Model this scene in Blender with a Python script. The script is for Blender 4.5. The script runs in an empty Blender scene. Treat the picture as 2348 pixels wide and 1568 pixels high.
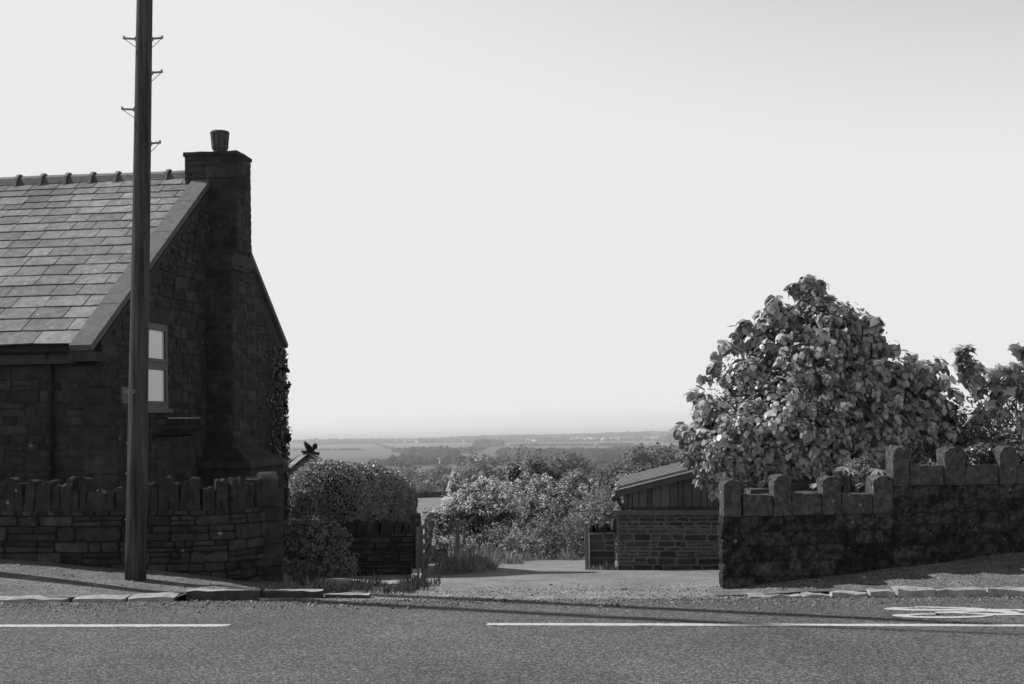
import bpy, math, random
import numpy as np
from mathutils import Matrix, Vector

R = math.radians
# ------------------------------------------------------------------ camera
HC = 2.1            # eye height above the road
F = 2850.0          # focal length in px of a 2347 px wide frame
HOR = 960.0         # horizon row
ROLL = R(0.6)
sc = bpy.context.scene
cd = bpy.data.cameras.new("camera")
cam = bpy.data.objects.new("camera", cd)
sc.collection.objects.link(cam)
cam.matrix_world = Matrix.Translation((0, 0, HC)) @ Matrix.Rotation(R(90), 4, 'X') @ Matrix.Rotation(-ROLL, 4, 'Z')
cd.sensor_width = 36.0
cd.lens = 36.0 * F / 2347.0
cd.shift_y = (HOR - 784.0) / 2347.0
cd.clip_start = 0.1
cd.clip_end = 200000.0
sc.camera = cam

# ------------------------------------------------------------------ sky and sun
SUN_E, SUN_A = R(48), R(22)      # elevation; the sun stands left of and a little beyond the house
S = Vector((-math.cos(SUN_E) * math.cos(SUN_A), math.cos(SUN_E) * math.sin(SUN_A), math.sin(SUN_E)))
w = bpy.data.worlds.new("World")
sc.world = w
w.use_nodes = True
nt = w.node_tree
nt.nodes.clear()
sky = nt.nodes.new("ShaderNodeTexSky")
sky.sky_type = 'NISHITA'
sky.sun_disc = False
sky.sun_elevation = SUN_E
sky.sun_rotation = R(-68)
sky.air_density = 1.0
sky.dust_density = 0.15
sky.ozone_density = 1.0
sky.altitude = 0
sep = nt.nodes.new("ShaderNodeSeparateColor")     # black-and-white film: one grey record of the sky; S-curve added to darken the unseen overhead and cut ambient light
dv = nt.nodes.new("ShaderNodeMath"); dv.operation = 'DIVIDE'; dv.inputs[1].default_value = 6.0
pw = nt.nodes.new("ShaderNodeMapRange"); pw.interpolation_type = 'SMOOTHSTEP'; pw.inputs[1].default_value = 0.22; pw.inputs[2].default_value = 0.88
mul = nt.nodes.new("ShaderNodeMath"); mul.operation = 'MULTIPLY'; mul.inputs[1].default_value = 5.5
bg = nt.nodes.new("ShaderNodeBackground")
bg.inputs[1].default_value = 0.15
wo = nt.nodes.new("ShaderNodeOutputWorld")
nt.links.new(sky.outputs[0], sep.inputs[0])
gm_ = nt.nodes.new("ShaderNodeMath"); gm_.operation = 'MULTIPLY'; gm_.inputs[1].default_value = 0.3
bm2 = nt.nodes.new("ShaderNodeMath"); bm2.operation = 'MULTIPLY_ADD'; bm2.inputs[1].default_value = 0.7
nt.links.new(sep.outputs[1], gm_.inputs[0])
nt.links.new(sep.outputs[2], bm2.inputs[0])
nt.links.new(gm_.outputs[0], bm2.inputs[2])
nt.links.new(bm2.outputs[0], dv.inputs[0])
nt.links.new(dv.outputs[0], pw.inputs[0])
nt.links.new(pw.outputs[0], mul.inputs[0])
nt.links.new(mul.outputs[0], bg.inputs[0])
nt.links.new(bg.outputs[0], wo.inputs[0])

sl = bpy.data.lights.new("sun", 'SUN')
sl.energy = 5.0
sl.angle = R(0.53)
sl.color = (1, 1, 1)
so = bpy.data.objects.new("sun", sl)
sc.collection.objects.link(so)
so.rotation_euler = (-S).to_track_quat('-Z', 'Y').to_euler()

vs = sc.view_settings
vs.view_transform = 'Standard'
vs.look = 'None'
vs.exposure = 0.0
vs.gamma = 1.0
sc.display_settings.display_device = 'sRGB'
sc.cycles.use_denoising = True
sc.cycles.max_bounces = 6
sc.cycles.diffuse_bounces = 3
sc.cycles.transmission_bounces = 3
sc.cycles.transparent_max_bounces = 4
sc.cycles.volume_bounces = 2
sc.cycles.sample_clamp_indirect = 4.0

# ------------------------------------------------------------------ helpers
def unroll(px, py):
    u = px - 1173.5
    v = HOR - py
    c, s = math.cos(ROLL), math.sin(ROLL)
    return u * c + v * s, -u * s + v * c

def P(px, py, Y):                 # the world point at depth Y along a sight line
    u, v = unroll(px, py)
    return Vector((u / F * Y, Y, HC + v / F * Y))

def G(px, py, z=0.0):             # the world point at height z
    u, v = unroll(px, py)
    Y = (z - HC) / (v / F)
    return Vector((u / F * Y, Y, z))

def XatY(px, Y, py=1200):
    return P(px, py, Y).x

def tag(o, label=None, cat=None, group=None, kind=None):
    if label: o["label"] = label
    if cat: o["category"] = cat
    if group: o["group"] = group
    if kind: o["kind"] = kind
    return o

def empty(name, loc, label=None, cat=None, group=None, kind=None):
    o = bpy.data.objects.new(name, None)
    sc.collection.objects.link(o)
    o.location = loc
    o.empty_display_size = 0.1
    return tag(o, label, cat, group, kind)

bpy.context.view_layer.update()

def link(name, me, parent=None, loc=(0, 0, 0)):
    o = bpy.data.objects.new(name, me)
    sc.collection.objects.link(o)
    o.location = loc
    if parent is not None:
        o.parent = parent
        # children are written in world coordinates
        pl = Vector(parent.location)
        q = parent.parent
        while q is not None:
            pl = pl + Vector(q.location); q = q.parent
        o.location = Vector(loc) - pl
    return o

class MB:
    """collects faces and links them as one mesh object"""
    def __init__(self): self.v = []; self.f = []; self.m = []
    def add(self, vs_, fs_, mi=0):
        n = len(self.v)
        self.v.extend([tuple(p) for p in vs_])
        for q in fs_:
            self.f.append(tuple(i + n for i in q)); self.m.append(mi)
    def box(self, c, size, M=None, mi=0):
        x, y, z = size[0] / 2, size[1] / 2, size[2] / 2
        vs_ = [Vector((sx * x, sy * y, sz * z)) for sx in (-1, 1) for sy in (-1, 1) for sz in (-1, 1)]
        if M is not None: vs_ = [M @ p for p in vs_]
        vs_ = [p + Vector(c) for p in vs_]
        self.add(vs_, [(0, 1, 3, 2), (4, 6, 7, 5), (0, 4, 5, 1), (2, 3, 7, 6), (0, 2, 6, 4), (1, 5, 7, 3)], mi)
    def hexa(self, p, mi=0):      # p: bottom 4 (ccw), top 4
        self.add(p, [(3, 2, 1, 0), (4, 5, 6, 7), (0, 1, 5, 4), (1, 2, 6, 5), (2, 3, 7, 6), (3, 0, 4, 7)], mi)
    def bar(self, a, b, wx, wy, mi=0):
        a, b = Vector(a), Vector(b)
        d = (b - a); L = d.length
        M = d.to_track_quat('Z', 'Y').to_matrix()
        self.box((a + b) / 2, (wx, wy, L), M, mi)
    def tube(self, pts, rads, n=8, mi=0, cap=True):
        pts = [Vector(p) for p in pts]
        base = len(self.v)
        prev = None
        for i, p in enumerate(pts):
            if i == 0: d = pts[1] - pts[0]
            elif i == len(pts) - 1: d = pts[-1] - pts[-2]
            else: d = pts[i + 1] - pts[i - 1]
            d.normalize()
            if prev is None:
                x = d.orthogonal().normalized()
            else:
                x = (prev - d * prev.dot(d)).normalized()
            prev = x
            y = d.cross(x)
            r = rads[i] if hasattr(rads, '__len__') else rads
            for k in range(n):
                t = 2 * math.pi * k / n
                self.v.append(tuple(p + (x * math.cos(t) + y * math.sin(t)) * r))
        for i in range(len(pts) - 1):
            for k in range(n):
                a = base + i * n + k; b = base + i * n + (k + 1) % n
                self.f.append((a, b, b + n, a + n)); self.m.append(mi)
        if cap:
            self.f.append(tuple(base + k for k in range(n))[::-1]); self.m.append(mi)
            self.f.append(tuple(base + (len(pts) - 1) * n + k for k in range(n))); self.m.append(mi)
    def poly(self, pts, mi=0): self.add(pts, [tuple(range(len(pts)))], mi)
    def mesh(self, name, mats, smooth=False):
        me = bpy.data.meshes.new(name)
        me.from_pydata(self.v, [], self.f)
        if not isinstance(mats, (list, tuple)): mats = [mats]
        for m in mats: me.materials.append(m)
        if len(mats) > 1: me.polygons.foreach_set('material_index', self.m)
        if smooth: me.polygons.foreach_set('use_smooth', [True] * len(self.f))
        me.update()
        return me
    def build(self, name, mats, parent=None, smooth=False):
        me = self.mesh(name, mats, smooth)
        # origin at the centre of the mesh
        a = np.array(self.v); c = (a.min(0) + a.max(0)) / 2
        me.transform(Matrix.Translation(-Vector(c)))
        return link(name, me, parent, tuple(c))

def np_mesh(name, V, Fq, mat):    # V (n,3), Fq (m,k) faces of equal size
    me = bpy.data.meshes.new(name)
    me.vertices.add(len(V)); me.vertices.foreach_set('co', V.astype(np.float32).ravel())
    k = Fq.shape[1]
    me.loops.add(Fq.size); me.loops.foreach_set('vertex_index', Fq.astype(np.int32).ravel())
    me.polygons.add(len(Fq))
    me.polygons.foreach_set('loop_start', np.arange(0, Fq.size, k, dtype=np.int32))
    me.polygons.foreach_set('loop_total', np.full(len(Fq), k, dtype=np.int32))
    me.materials.append(mat)
    me.update(calc_edges=True)
    me.validate()
    return me

# ------------------------------------------------------------------ materials (a black-and-white photograph: neutral greys)
def node(nt, t, **kw):
    n = nt.nodes.new(t)
    for k, v in kw.items(): setattr(n, k, v)
    return n

def mat(name, base=0.2, rough=0.8, var=0.0, nscale=8.0, namt=0.3, bump=0.0, bscale=60.0, stretch=(1, 1, 1),
        spots=0.0, sscale=12.0, spot_val=0.35, dark=0.0, dscale=3.0, spec=0.3, trans=0.0, speck=0.0, speck_scale=90.0,
        metallic=0.0, patch=0.0, pscale=1.2):
    m = bpy.data.materials.new(name); m.use_nodes = True
    nt = m.node_tree; L = nt.links
    b = nt.nodes["Principled BSDF"]
    b.inputs["Roughness"].default_value = rough
    b.inputs["Specular IOR Level"].default_value = spec
    b.inputs["Metallic"].default_value = metallic
    geo = node(nt, "ShaderNodeNewGeometry")
    mp = node(nt, "ShaderNodeMapping"); mp.inputs["Scale"].default_value = stretch
    L.new(geo.outputs["Position"], mp.inputs[0])
    P_ = mp.outputs[0]
    def math_(op, a, b_, c=None, clamp=False):
        n = node(nt, "ShaderNodeMath", operation=op); n.use_clamp = clamp
        for i, x in enumerate((a, b_, c)):
            if x is None: continue
            if isinstance(x, (int, float)): n.inputs[i].default_value = x
            else: L.new(x, n.inputs[i])
        return n.outputs[0]
    def noise(scale, det=4.0, rough_=0.6):
        n = node(nt, "ShaderNodeTexNoise"); n.inputs["Scale"].default_value = scale
        n.inputs["Detail"].default_value = det; n.inputs["Roughness"].default_value = rough_
        L.new(P_, n.inputs["Vector"]); return n.outputs[0]
    def ramp(x, lo, hi):
        n = node(nt, "ShaderNodeMapRange"); n.clamp = True
        n.inputs[1].default_value = lo; n.inputs[2].default_value = hi
        L.new(x, n.inputs[0]); return n.outputs[0]
    col = math_('MULTIPLY_ADD', ramp(noise(nscale), 0.3, 0.7), 2 * namt * base, base * (1 - namt))
    if var > 0:
        col = math_('MULTIPLY', col, math_('MULTIPLY_ADD', geo.outputs["Random Per Island"], 2 * var, 1 - var))
    if patch > 0:
        col = math_('MULTIPLY', col, math_('MULTIPLY_ADD', ramp(noise(pscale, 3.0, 0.55), 0.35, 0.65), 2 * patch, 1 - patch))
    if dark > 0:
        col = math_('MULTIPLY', col, math_('MULTIPLY_ADD', ramp(noise(dscale, 6.0, 0.7), 0.42, 0.58), dark, 1 - dark))
    if speck > 0:
        v = node(nt, "ShaderNodeTexVoronoi"); v.inputs["Scale"].default_value = speck_scale
        L.new(P_, v.inputs["Vector"])
        s_ = node(nt, "ShaderNodeSeparateColor"); L.new(v.outputs["Color"], s_.inputs[0])
        pw = math_('POWER', s_.outputs[0], 2.5)
        col = math_('MULTIPLY', col, math_('MULTIPLY_ADD', pw, 2.6 * speck, 1 - 0.75 * speck))
    if spots > 0:
        v = node(nt, "ShaderNodeTexVoronoi"); v.inputs["Scale"].default_value = sscale
        L.new(P_, v.inputs["Vector"])
        s_ = node(nt, "ShaderNodeSeparateColor"); L.new(v.outputs["Color"], s_.inputs[0])
        r_ = math_('MULTIPLY', ramp(s_.outputs[1], 1 - spots, 1.0), 0.34)
        inside = math_('LESS_THAN', math_('ADD', v.outputs["Distance"], math_('MULTIPLY', noise(sscale * 5), 0.16)), math_('ADD', r_, 0.07))
        on = math_('MULTIPLY', inside, math_('GREATER_THAN', s_.outputs[1], 1 - spots))
        mx = node(nt, "ShaderNodeMix"); mx.data_type = 'FLOAT'
        L.new(on, mx.inputs[0]); L.new(col, mx.inputs[2]); mx.inputs[3].default_value = spot_val
        col = mx.outputs[0]
    cmb = node(nt, "ShaderNodeCombineColor")
    for i in range(3): L.new(col, cmb.inputs[i])
    L.new(cmb.outputs[0], b.inputs["Base Color"])
    if bump > 0:
        bn = node(nt, "ShaderNodeBump"); bn.inputs["Strength"].default_value = min(1.0, bump)
        bn.inputs["Distance"].default_value = 0.012 * max(1.0, bump)
        L.new(noise(bscale, 5.0, 0.65), bn.inputs["Height"])
        L.new(bn.outputs[0], b.inputs["Normal"])
    if trans > 0:
        t = node(nt, "ShaderNodeBsdfTranslucent"); L.new(cmb.outputs[0], t.inputs[0])
        mx = node(nt, "ShaderNodeMixShader"); mx.inputs[0].default_value = trans
        L.new(b.outputs[0], mx.inputs[1]); L.new(t.outputs[0], mx.inputs[2])
        L.new(mx.outputs[0], nt.nodes["Material Output"].inputs["Surface"])
    return m

M = {}
M['asphalt'] = mat('asphalt', 0.105, 0.85, nscale=2.0, namt=0.10, bump=1.6, bscale=70, speck=0.75, speck_scale=62, patch=0.14, pscale=0.55)
M['paving'] = mat('worn_asphalt', 0.14, 0.9, nscale=5.0, namt=0.2, bump=1.4, bscale=60, speck=0.4, speck_scale=60, patch=0.18, pscale=1.6, spots=0.06, sscale=9, spot_val=0.26)
M['drive'] = mat('driveway_gravel', 0.19, 0.95, nscale=3.0, namt=0.22, bump=1.3, bscale=45, speck=0.35, speck_scale=45, patch=0.18, pscale=0.9)
M['paint'] = mat('road_paint', 0.56, 0.7, nscale=40, namt=0.2, bump=0.8, bscale=70, dark=0.35, dscale=38)
M['pebble'] = mat('loose_chippings', 0.14, 0.9, var=0.8)
M['kerb_face'] = mat('kerb_face_shaded', 0.05, 0.9, nscale=9, namt=0.4, bump=1.0, bscale=30)  # shade of the upright kerb faces put into the colour
M['kerb'] = mat('kerb_stone', 0.36, 0.85, var=0.15, nscale=9, namt=0.25, bump=1.2, bscale=30, dark=0.3, dscale=7)
M['soil'] = mat('soil', 0.10, 0.95, nscale=4, namt=0.3, bump=1, bscale=20)
M['rubble'] = mat('rubble_stone', 0.062, 0.9, var=0.38, nscale=7, namt=0.3, bump=2.2, bscale=24, spots=0.07, sscale=9, spot_val=0.22, dark=0.3, dscale=4, spec=.1)
M['mortar_dark'] = mat('dark_mortar', 0.025, 0.95, nscale=20, namt=0.3, bump=1, bscale=40, spec=.1)
M['house_stone'] = mat('house_stone', 0.055, 0.9, var=0.28, nscale=6, namt=0.28, bump=2.2, bscale=20, spots=0.04, sscale=7, spot_val=0.17, dark=0.25, dscale=2.5, spec=.1)
M['house_mortar'] = mat('house_mortar', 0.052, 0.95, nscale=12, namt=0.3, bump=1.4, bscale=35, spec=.1)
M['castle'] = mat('blackened_ashlar', 0.06, 0.9, var=0.45, nscale=22, namt=0.5, bump=2.4, bscale=26, spots=0.09, sscale=13, spot_val=0.16, dark=0.72, dscale=9, spec=.1)
M['castle_top'] = mat('weathered_sandstone', 0.115, 0.88, var=0.22, nscale=14, namt=0.3, bump=2.2, bscale=30, spots=0.14, sscale=15, spot_val=0.26, dark=0.45, dscale=11, spec=.1)
M['garage_stone'] = mat('garage_stone', 0.06, 0.9, var=0.4, nscale=9, namt=0.25, bump=1.5, bscale=30, spec=.1)
M['garage_mortar'] = mat('garage_mortar', 0.15, 0.95, nscale=14, namt=0.15, bump=0.8, bscale=60, spec=.1)
M['cope'] = mat('coping_stone', 0.12, 0.85, nscale=9, namt=0.22, bump=1.2, bscale=40, spots=0.16, sscale=22, spot_val=0.035, dark=0.15, dscale=4)
M['slate'] = mat('roof_slate', 0.20, 0.75, var=0.28, nscale=9, namt=0.25, patch=.22, pscale=.5, bump=1.0, bscale=28, spots=0.05, sscale=13, spot_val=0.36, dark=0.2, dscale=5, spec=0.1)
M['slate_under'] = mat('roof_boarding', 0.03, 0.9)
M['ridge'] = mat('ridge_tile', 0.10, 0.7, var=0.2, nscale=10, namt=0.3, bump=1, bscale=40)
M['pot'] = mat('chimney_pot_clay', 0.08, 0.7, nscale=12, namt=0.3, bump=0.7)
M['black'] = mat('black_plastic', 0.018, 0.4, nscale=5, namt=0.2)
M['frame'] = mat('window_frame_grey', 0.05, 0.45, nscale=4, namt=0.06)
M['blind'] = mat('white_blind', 0.64, 0.12, nscale=2, namt=0.02, spec=1.0)
M['iron'] = mat('dark_iron', 0.012, 0.5, nscale=20, namt=0.3)
M['steel'] = mat('galvanised_steel', 0.22, 0.5, nscale=20, namt=0.2, metallic=0.6)
M['pole'] = mat('pole_timber', 0.08, 0.7, nscale=22, namt=0.6, stretch=(1, 1, 0.04), bump=3, bscale=40, dark=0.5, dscale=13, spec=.25)
M['timber'] = mat('weathered_timber', 0.15, 0.85, nscale=9, namt=0.3, stretch=(1, 1, 0.1), bump=1.5, bscale=26)
M['boards'] = mat('dark_board', 0.10, 0.7, var=0.4, nscale=12, namt=0.15, stretch=(1, 1, 0.08), bump=0.8, bscale=22)
M['fascia'] = mat('fascia_board', 0.07, 0.6, nscale=6, namt=0.1)
M['tin'] = mat('profiled_roof_sheet', 0.20, 0.5, nscale=6, namt=0.12, dark=0.1, dscale=3)
M['sign'] = mat('sign_board', 0.09, 0.6, nscale=9, namt=0.1)
M['letter'] = mat('sign_lettering', 0.3, 0.6)
M['white'] = mat('pale_render', 0.30, 0.8, nscale=6, namt=0.15, dark=0.2, dscale=6)
M['leaf'] = mat('broad_leaf', 0.33, 0.36, var=0.6, nscale=3, namt=0.12, trans=0.24, spec=0.4)
M['leaf_dark'] = mat('dark_leaf', 0.15, 0.42, var=0.5, nscale=3, namt=0.15, trans=0.35, spec=0.4)
M['hedge'] = mat('hedge_leaf', 0.30, 0.42, var=0.35, nscale=3, namt=0.2, trans=0.14, spec=0.35)
M['privet'] = mat('privet_leaf', 0.13, 0.42, var=0.45, nscale=4, namt=0.2, trans=0.15, spec=0.4)
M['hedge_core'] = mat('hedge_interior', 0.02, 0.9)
M['bramble'] = mat('bramble_leaf', 0.26, 0.5, var=0.6, nscale=1.5, namt=0.25, trans=0.42, spec=0.4)
M['thorn'] = mat('hawthorn_leaf', 0.18, 0.5, var=0.5, nscale=1.5, namt=0.2, trans=0.4, spec=0.4)
M['blossom'] = mat('hawthorn_blossom', 0.7, 0.7, var=0.25, trans=0.3)
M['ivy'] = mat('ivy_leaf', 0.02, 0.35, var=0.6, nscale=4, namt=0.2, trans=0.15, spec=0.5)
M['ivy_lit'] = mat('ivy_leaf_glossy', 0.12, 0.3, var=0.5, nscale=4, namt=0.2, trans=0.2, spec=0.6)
M['bark'] = mat('bark', 0.06, 0.9, nscale=12, namt=0.3, bump=1.5, bscale=30)
M['grass'] = mat('grass_blade', 0.085, 0.6, var=0.5, trans=0.3)
M['drygrass'] = mat('dry_grass_blade', 0.30, 0.7, var=0.4, trans=0.3)
M['far_leaf'] = mat('valley_tree_leaf', 0.16, 0.7, var=0.4, nscale=0.05, namt=0.25, trans=0.15, spec=0.1)
M['far_wood'] = mat('far_wood_canopy', 0.04, 0.9, var=0.35, nscale=0.02, namt=0.3, spec=0.05)
M['drystone'] = mat('field_wall_stone', 0.05, 0.9, var=0.4)
M['render'] = mat('house_render_white', 0.75, 0.7, var=0.2, nscale=0.05, namt=0.1)
M['water'] = mat('pond_water', 0.5, 0.1, spec=1.0)

# ------------------------------------------------------------------ ground
YS = [0, 14.2, 15, 17, 22, 29, 36, 60, 100, 140, 165, 250, 400, 800, 1500, 2000, 3000, 4000, 5500, 6200, 7000, 8200, 12000, 200000]
ZS = [-.08, -.08, -.02, -.17, -.6, -1.2, -1.75, -3.0, -4.75, -6.75, -11.0, -19.0, -30, -44, -60, -66, -78, -88, -100, -104, -112, -150, -160, -160]
def zprof(Y): return float(np.interp(Y, YS, ZS))
def zg(X, Y):
    z = zprof(Y)
    if Y > 150:
        k = min(1.0, (Y - 150) / 400.0)
        z += k * (1.6 * math.sin(X / 160.0 + Y / 300.0) + 2.5 * math.sin(X / 700.0 + 1.0) * min(1, Y / 1500.0))
        # a long ridge that climbs a little to the right
        b = math.exp(-((Y - 7000) / 900.0) ** 2)
        z += b * (X / 1150.0 * 9.0 + 5 * math.sin(X / 420.0) + 3.0 * math.sin(X / 130.0 + 2))
    else:
        k = max(0.0, min(1.0, (Y - 30) / 25.0))
        z += k * 0.18 * math.sin(X / 3.1 + Y / 7.0) * math.sin(Y / 9.0 + 1)
        if X > 3.0 and 15.9 < Y < 21.8:      # the garden behind the castellated wall stands a little higher
            t = min(1.0, (X - 3.0) / 1.0) * min(1, (21.8 - Y) / 1.5)
            if X > .205 * Y: z = z * (1 - t) + 0.10 * t
        elif X > 2.5 and 14.5 < Y <= 15.9: z -= .05
        if X < -3.3 and 14.5 < Y < 27:
            t = min(1.0, (-X - 3.3) / 2.0)
            z = z * (1 - t) + (-0.2) * t
    return z

def ground_sheet():
    ts = [-6, -3, -2, -1.5, -1.2] + list(np.arange(-1.0, 1.001, 0.0125)) + [1.2, 1.5, 2, 3, 6]
    ys = [0.5, 4, 9] + list(np.arange(13, 34, 0.35)) + list(34 * (1.045 ** np.arange(0, 178)))
    ys = [y for y in ys if y < 90000]
    V = []; Fq = []
    for y in ys:
        for t in ts:
            V.append((t * y, y, zg(t * y, y) if y > 13 else -.12))
    n = len(ts)
    for i in range(len(ys) - 1):
        for j in range(n - 1):
            a = i * n + j
            Fq.append((a, a + 1, a + n + 1, a + n))
    # behind and around the viewer
    me = np_mesh('ground', np.array(V), np.array(Fq), ground_mat())
    o = link('ground', me); tag(o, kind='structure')

def ground_mat():
    m = bpy.data.materials.new('fields'); m.use_nodes = True
    nt = m.node_tree; L = nt.links; b = nt.nodes["Principled BSDF"]
    b.inputs["Roughness"].default_value = 0.9; b.inputs["Specular IOR Level"].default_value = 0.1
    geo = node(nt, "ShaderNodeNewGeometry")
    sp = node(nt, "ShaderNodeSeparateXYZ"); L.new(geo.outputs["Position"], sp.inputs[0])
    mp = node(nt, "ShaderNodeMapping"); mp.inputs["Scale"].default_value = (0.0028, 0.0013, 0.0); mp.inputs["Rotation"].default_value = (0, 0, 0.35)
    L.new(geo.outputs["Position"], mp.inputs[0])
    v = node(nt, "ShaderNodeTexVoronoi"); v.inputs["Scale"].default_value = 1.0; L.new(mp.outputs[0], v.inputs["Vector"])
    s_ = node(nt, "ShaderNodeSeparateColor"); L.new(v.outputs["Color"], s_.inputs[0])
    def mr(x, a, b_, c, d):
        n = node(nt, "ShaderNodeMapRange"); n.clamp = True
        for i, q in enumerate((a, b_, c, d)): n.inputs[i + 1].default_value = q
        L.new(x, n.inputs[0]); return n.outputs[0]
    fcol = mr(s_.outputs[0], 0, 1, 0.06, 0.10)
    n1 = node(nt, "ShaderNodeTexNoise"); n1.inputs["Scale"].default_value = 0.6; n1.inputs["Detail"].default_value = 8; L.new(geo.outputs["Position"], n1.inputs["Vector"])
    n2 = node(nt, "ShaderNodeTexNoise"); n2.inputs["Scale"].default_value = 9; n2.inputs["Detail"].default_value = 6; L.new(geo.outputs["Position"], n2.inputs["Vector"])
    near = mr(n1.outputs[0], .3, .7, 0.13, 0.22)
    near2 = node(nt, "ShaderNodeMath", operation='MULTIPLY'); L.new(near, near2.inputs[0]); L.new(mr(n2.outputs[0], .3, .7, .65, 1.3), near2.inputs[1])
    k = mr(sp.outputs[1], 150, 400, 0, 1)
    mx = node(nt, "ShaderNodeMix"); mx.data_type = 'FLOAT'
    L.new(k, mx.inputs[0]); L.new(near2.outputs[0], mx.inputs[2]); L.new(fcol, mx.inputs[3])
    c = node(nt, "ShaderNodeCombineColor")
    for i in range(3): L.new(mx.outputs[0], c.inputs[i])
    L.new(c.outputs[0], b.inputs["Base Color"])
    bn = node(nt, "ShaderNodeBump"); bn.inputs["Strength"].default_value = .8; bn.inputs["Distance"].default_value = .06
    L.new(n2.outputs[0], bn.inputs["Height"]); L.new(bn.outputs[0], b.inputs["Normal"])
    return m
ground_sheet()

# the line of the road: far kerb line and centre line from real points on the road surface
KL = G(0, 1382); KR = G(2347, 1368)
def kerbY(X): return KL.y + (KR.y - KL.y) * (X - KL.x) / (KR.x - KL.x)

def grid_mesh(name, fn, nu, nv, m, kind='structure', parent=None):
    V = [fn(i / nu, j / nv) for j in range(nv + 1) for i in range(nu + 1)]
    Fq = [(j * (nu + 1) + i, j * (nu + 1) + i + 1, (j + 1) * (nu + 1) + i + 1, (j + 1) * (nu + 1) + i) for j in range(nv) for i in range(nu)]
    me = np_mesh(name, np.array([tuple(p) for p in V]), np.array(Fq), m)
    o = link(name, me, parent); tag(o, kind=kind); return o

def road_fn(u, v):
    X = -70 + 140 * u; Y = 2.5 + (kerbY(X) + 0.02 - 2.5) * v
    return (X, Y, 0.0)
road = grid_mesh('road', road_fn, 60, 10, M['asphalt'])
grid_mesh('near_pavement', lambda u, v: (-70 + 140 * u, -4 + 6.4 * v, 0.12), 40, 4, M['paving'])
mb = MB(); mb.box((0, 2.44, 0.02), (140, .12, .22)); tag(mb.build('near_kerb', M['kerb']), kind='structure')

# painted marks, each a sheet 4 mm above the road, built as parts of it
def strip(pts_top, pts_bot, z=0.004):
    mb = MB(); n = len(pts_top)
    vs_ = [G(x, y, z) for x, y in pts_top] + [G(x, y, z) for x, y in pts_bot]
    mb.add(vs_, [(n + i, n + i + 1, i + 1, i) for i in range(n - 1)])
    return mb
rnd = random.Random(3)
def line(x0, x1, y0, y1, th, taper0=0, taper1=0):
    n = int((x1 - x0) / 12) + 2
    top = []; bot = []
    for i in range(n):
        t = i / (n - 1); x = x0 + (x1 - x0) * t; y = y0 + (y1 - y0) * t
        h = th / 2 + rnd.uniform(-.35, .35)
        top.append((x + (taper0 if i == 0 else 0), y - h)); bot.append((x - (taper1 if i == n - 1 else 0), y + h + rnd.uniform(-.3, .3)))
    return strip(top, bot)
b_ = line(-900, 531, 1436, 1433.2, 5.2, 0, 14).build('centre_line_mark', M['paint'], road)
b_ = line(1115, 3600, 1430.5, 1436, 5.2, 2, 0).build('centre_line_mark', M['paint'], road)
line(-2600, -1100, 1439, 1436.4, 5.2).build('centre_line_mark', M['paint'], road)

# worn painted figure on the far lane (traced on the road surface)
def C1(x, y): return ((3240 + x / 3.913) / 1.6361, (2230 + y / 3.913) / 1.6358)
def band(pts, name='painted_figure'):
    # pts: (x, ytop, ybot)
    fine = []
    for i in range(len(pts) - 1):
        a, b = pts[i], pts[i + 1]
        n = max(2, int(abs(b[0] - a[0]) / 40))
        for k in range(n):
            t = k / n; t2 = t * t * (3 - 2 * t) if 0 else t
            j = rnd.uniform(-2.5, 2.5)
            fine.append((a[0] + (b[0] - a[0]) * t, a[1] + (b[1] - a[1]) * t + j, a[2] + (b[2] - a[2]) * t + j * .5 + rnd.uniform(-1.5, 1.5)))
    fine.append(pts[-1])
    return [C1(x, a) for x, a, b in fine], [C1(x, b) for x, a, b in fine]
figure = MB()
def addband(pts, z=0.004):
    t, b = band(pts); m_ = strip(t, b, z); figure.add(m_.v, m_.f)
addband([(288, 204, 208), (340, 192, 217), (450, 184, 222), (560, 186, 200), (700, 178, 190), (880, 170, 186), (1200, 180, 196), (1600, 188, 208), (1850, 206, 222), (2348, 212, 226), (3200, 226, 244)])
addband([(450, 200, 222), (600, 201, 230), (800, 207, 233), (1100, 206, 232), (1450, 206, 232), (1650, 206, 238), (1900, 223, 238), (2100, 226, 262), (2240, 246, 275), (2290, 262, 270)], 0.0045)
addband([(1030, 256, 260), (1090, 246, 270), (1300, 240, 268), (1500, 236, 252), (1800, 236, 246), (2040, 236, 262), (2150, 245, 285), (2250, 262, 285)], 0.005)
addband([(1300, 252, 268), (1600, 262, 278), (1800, 268, 296), (2000, 272, 300), (2250, 272, 298), (2700, 276, 300), (3200, 270, 292)], 0.0055)
addband([(415, 298, 302), (470, 286, 318), (600, 284, 326), (680, 280, 305), (900, 274, 288), (1100, 276, 290), (1050, 276, 290)], 0.006)
addband([(600, 305, 328), (750, 313, 336), (1000, 318, 342), (1300, 318, 340), (1550, 314, 336), (1750, 300, 326), (1900, 288, 306)], 0.0065)
addband([(2250, 226, 240), (2600, 232, 250), (3200, 240, 262)], 0.007)
fo = figure.build('painted_figure', M['paint'], road)
fo["label"] = "white painted numeral lying lengthwise on the far lane"

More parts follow.
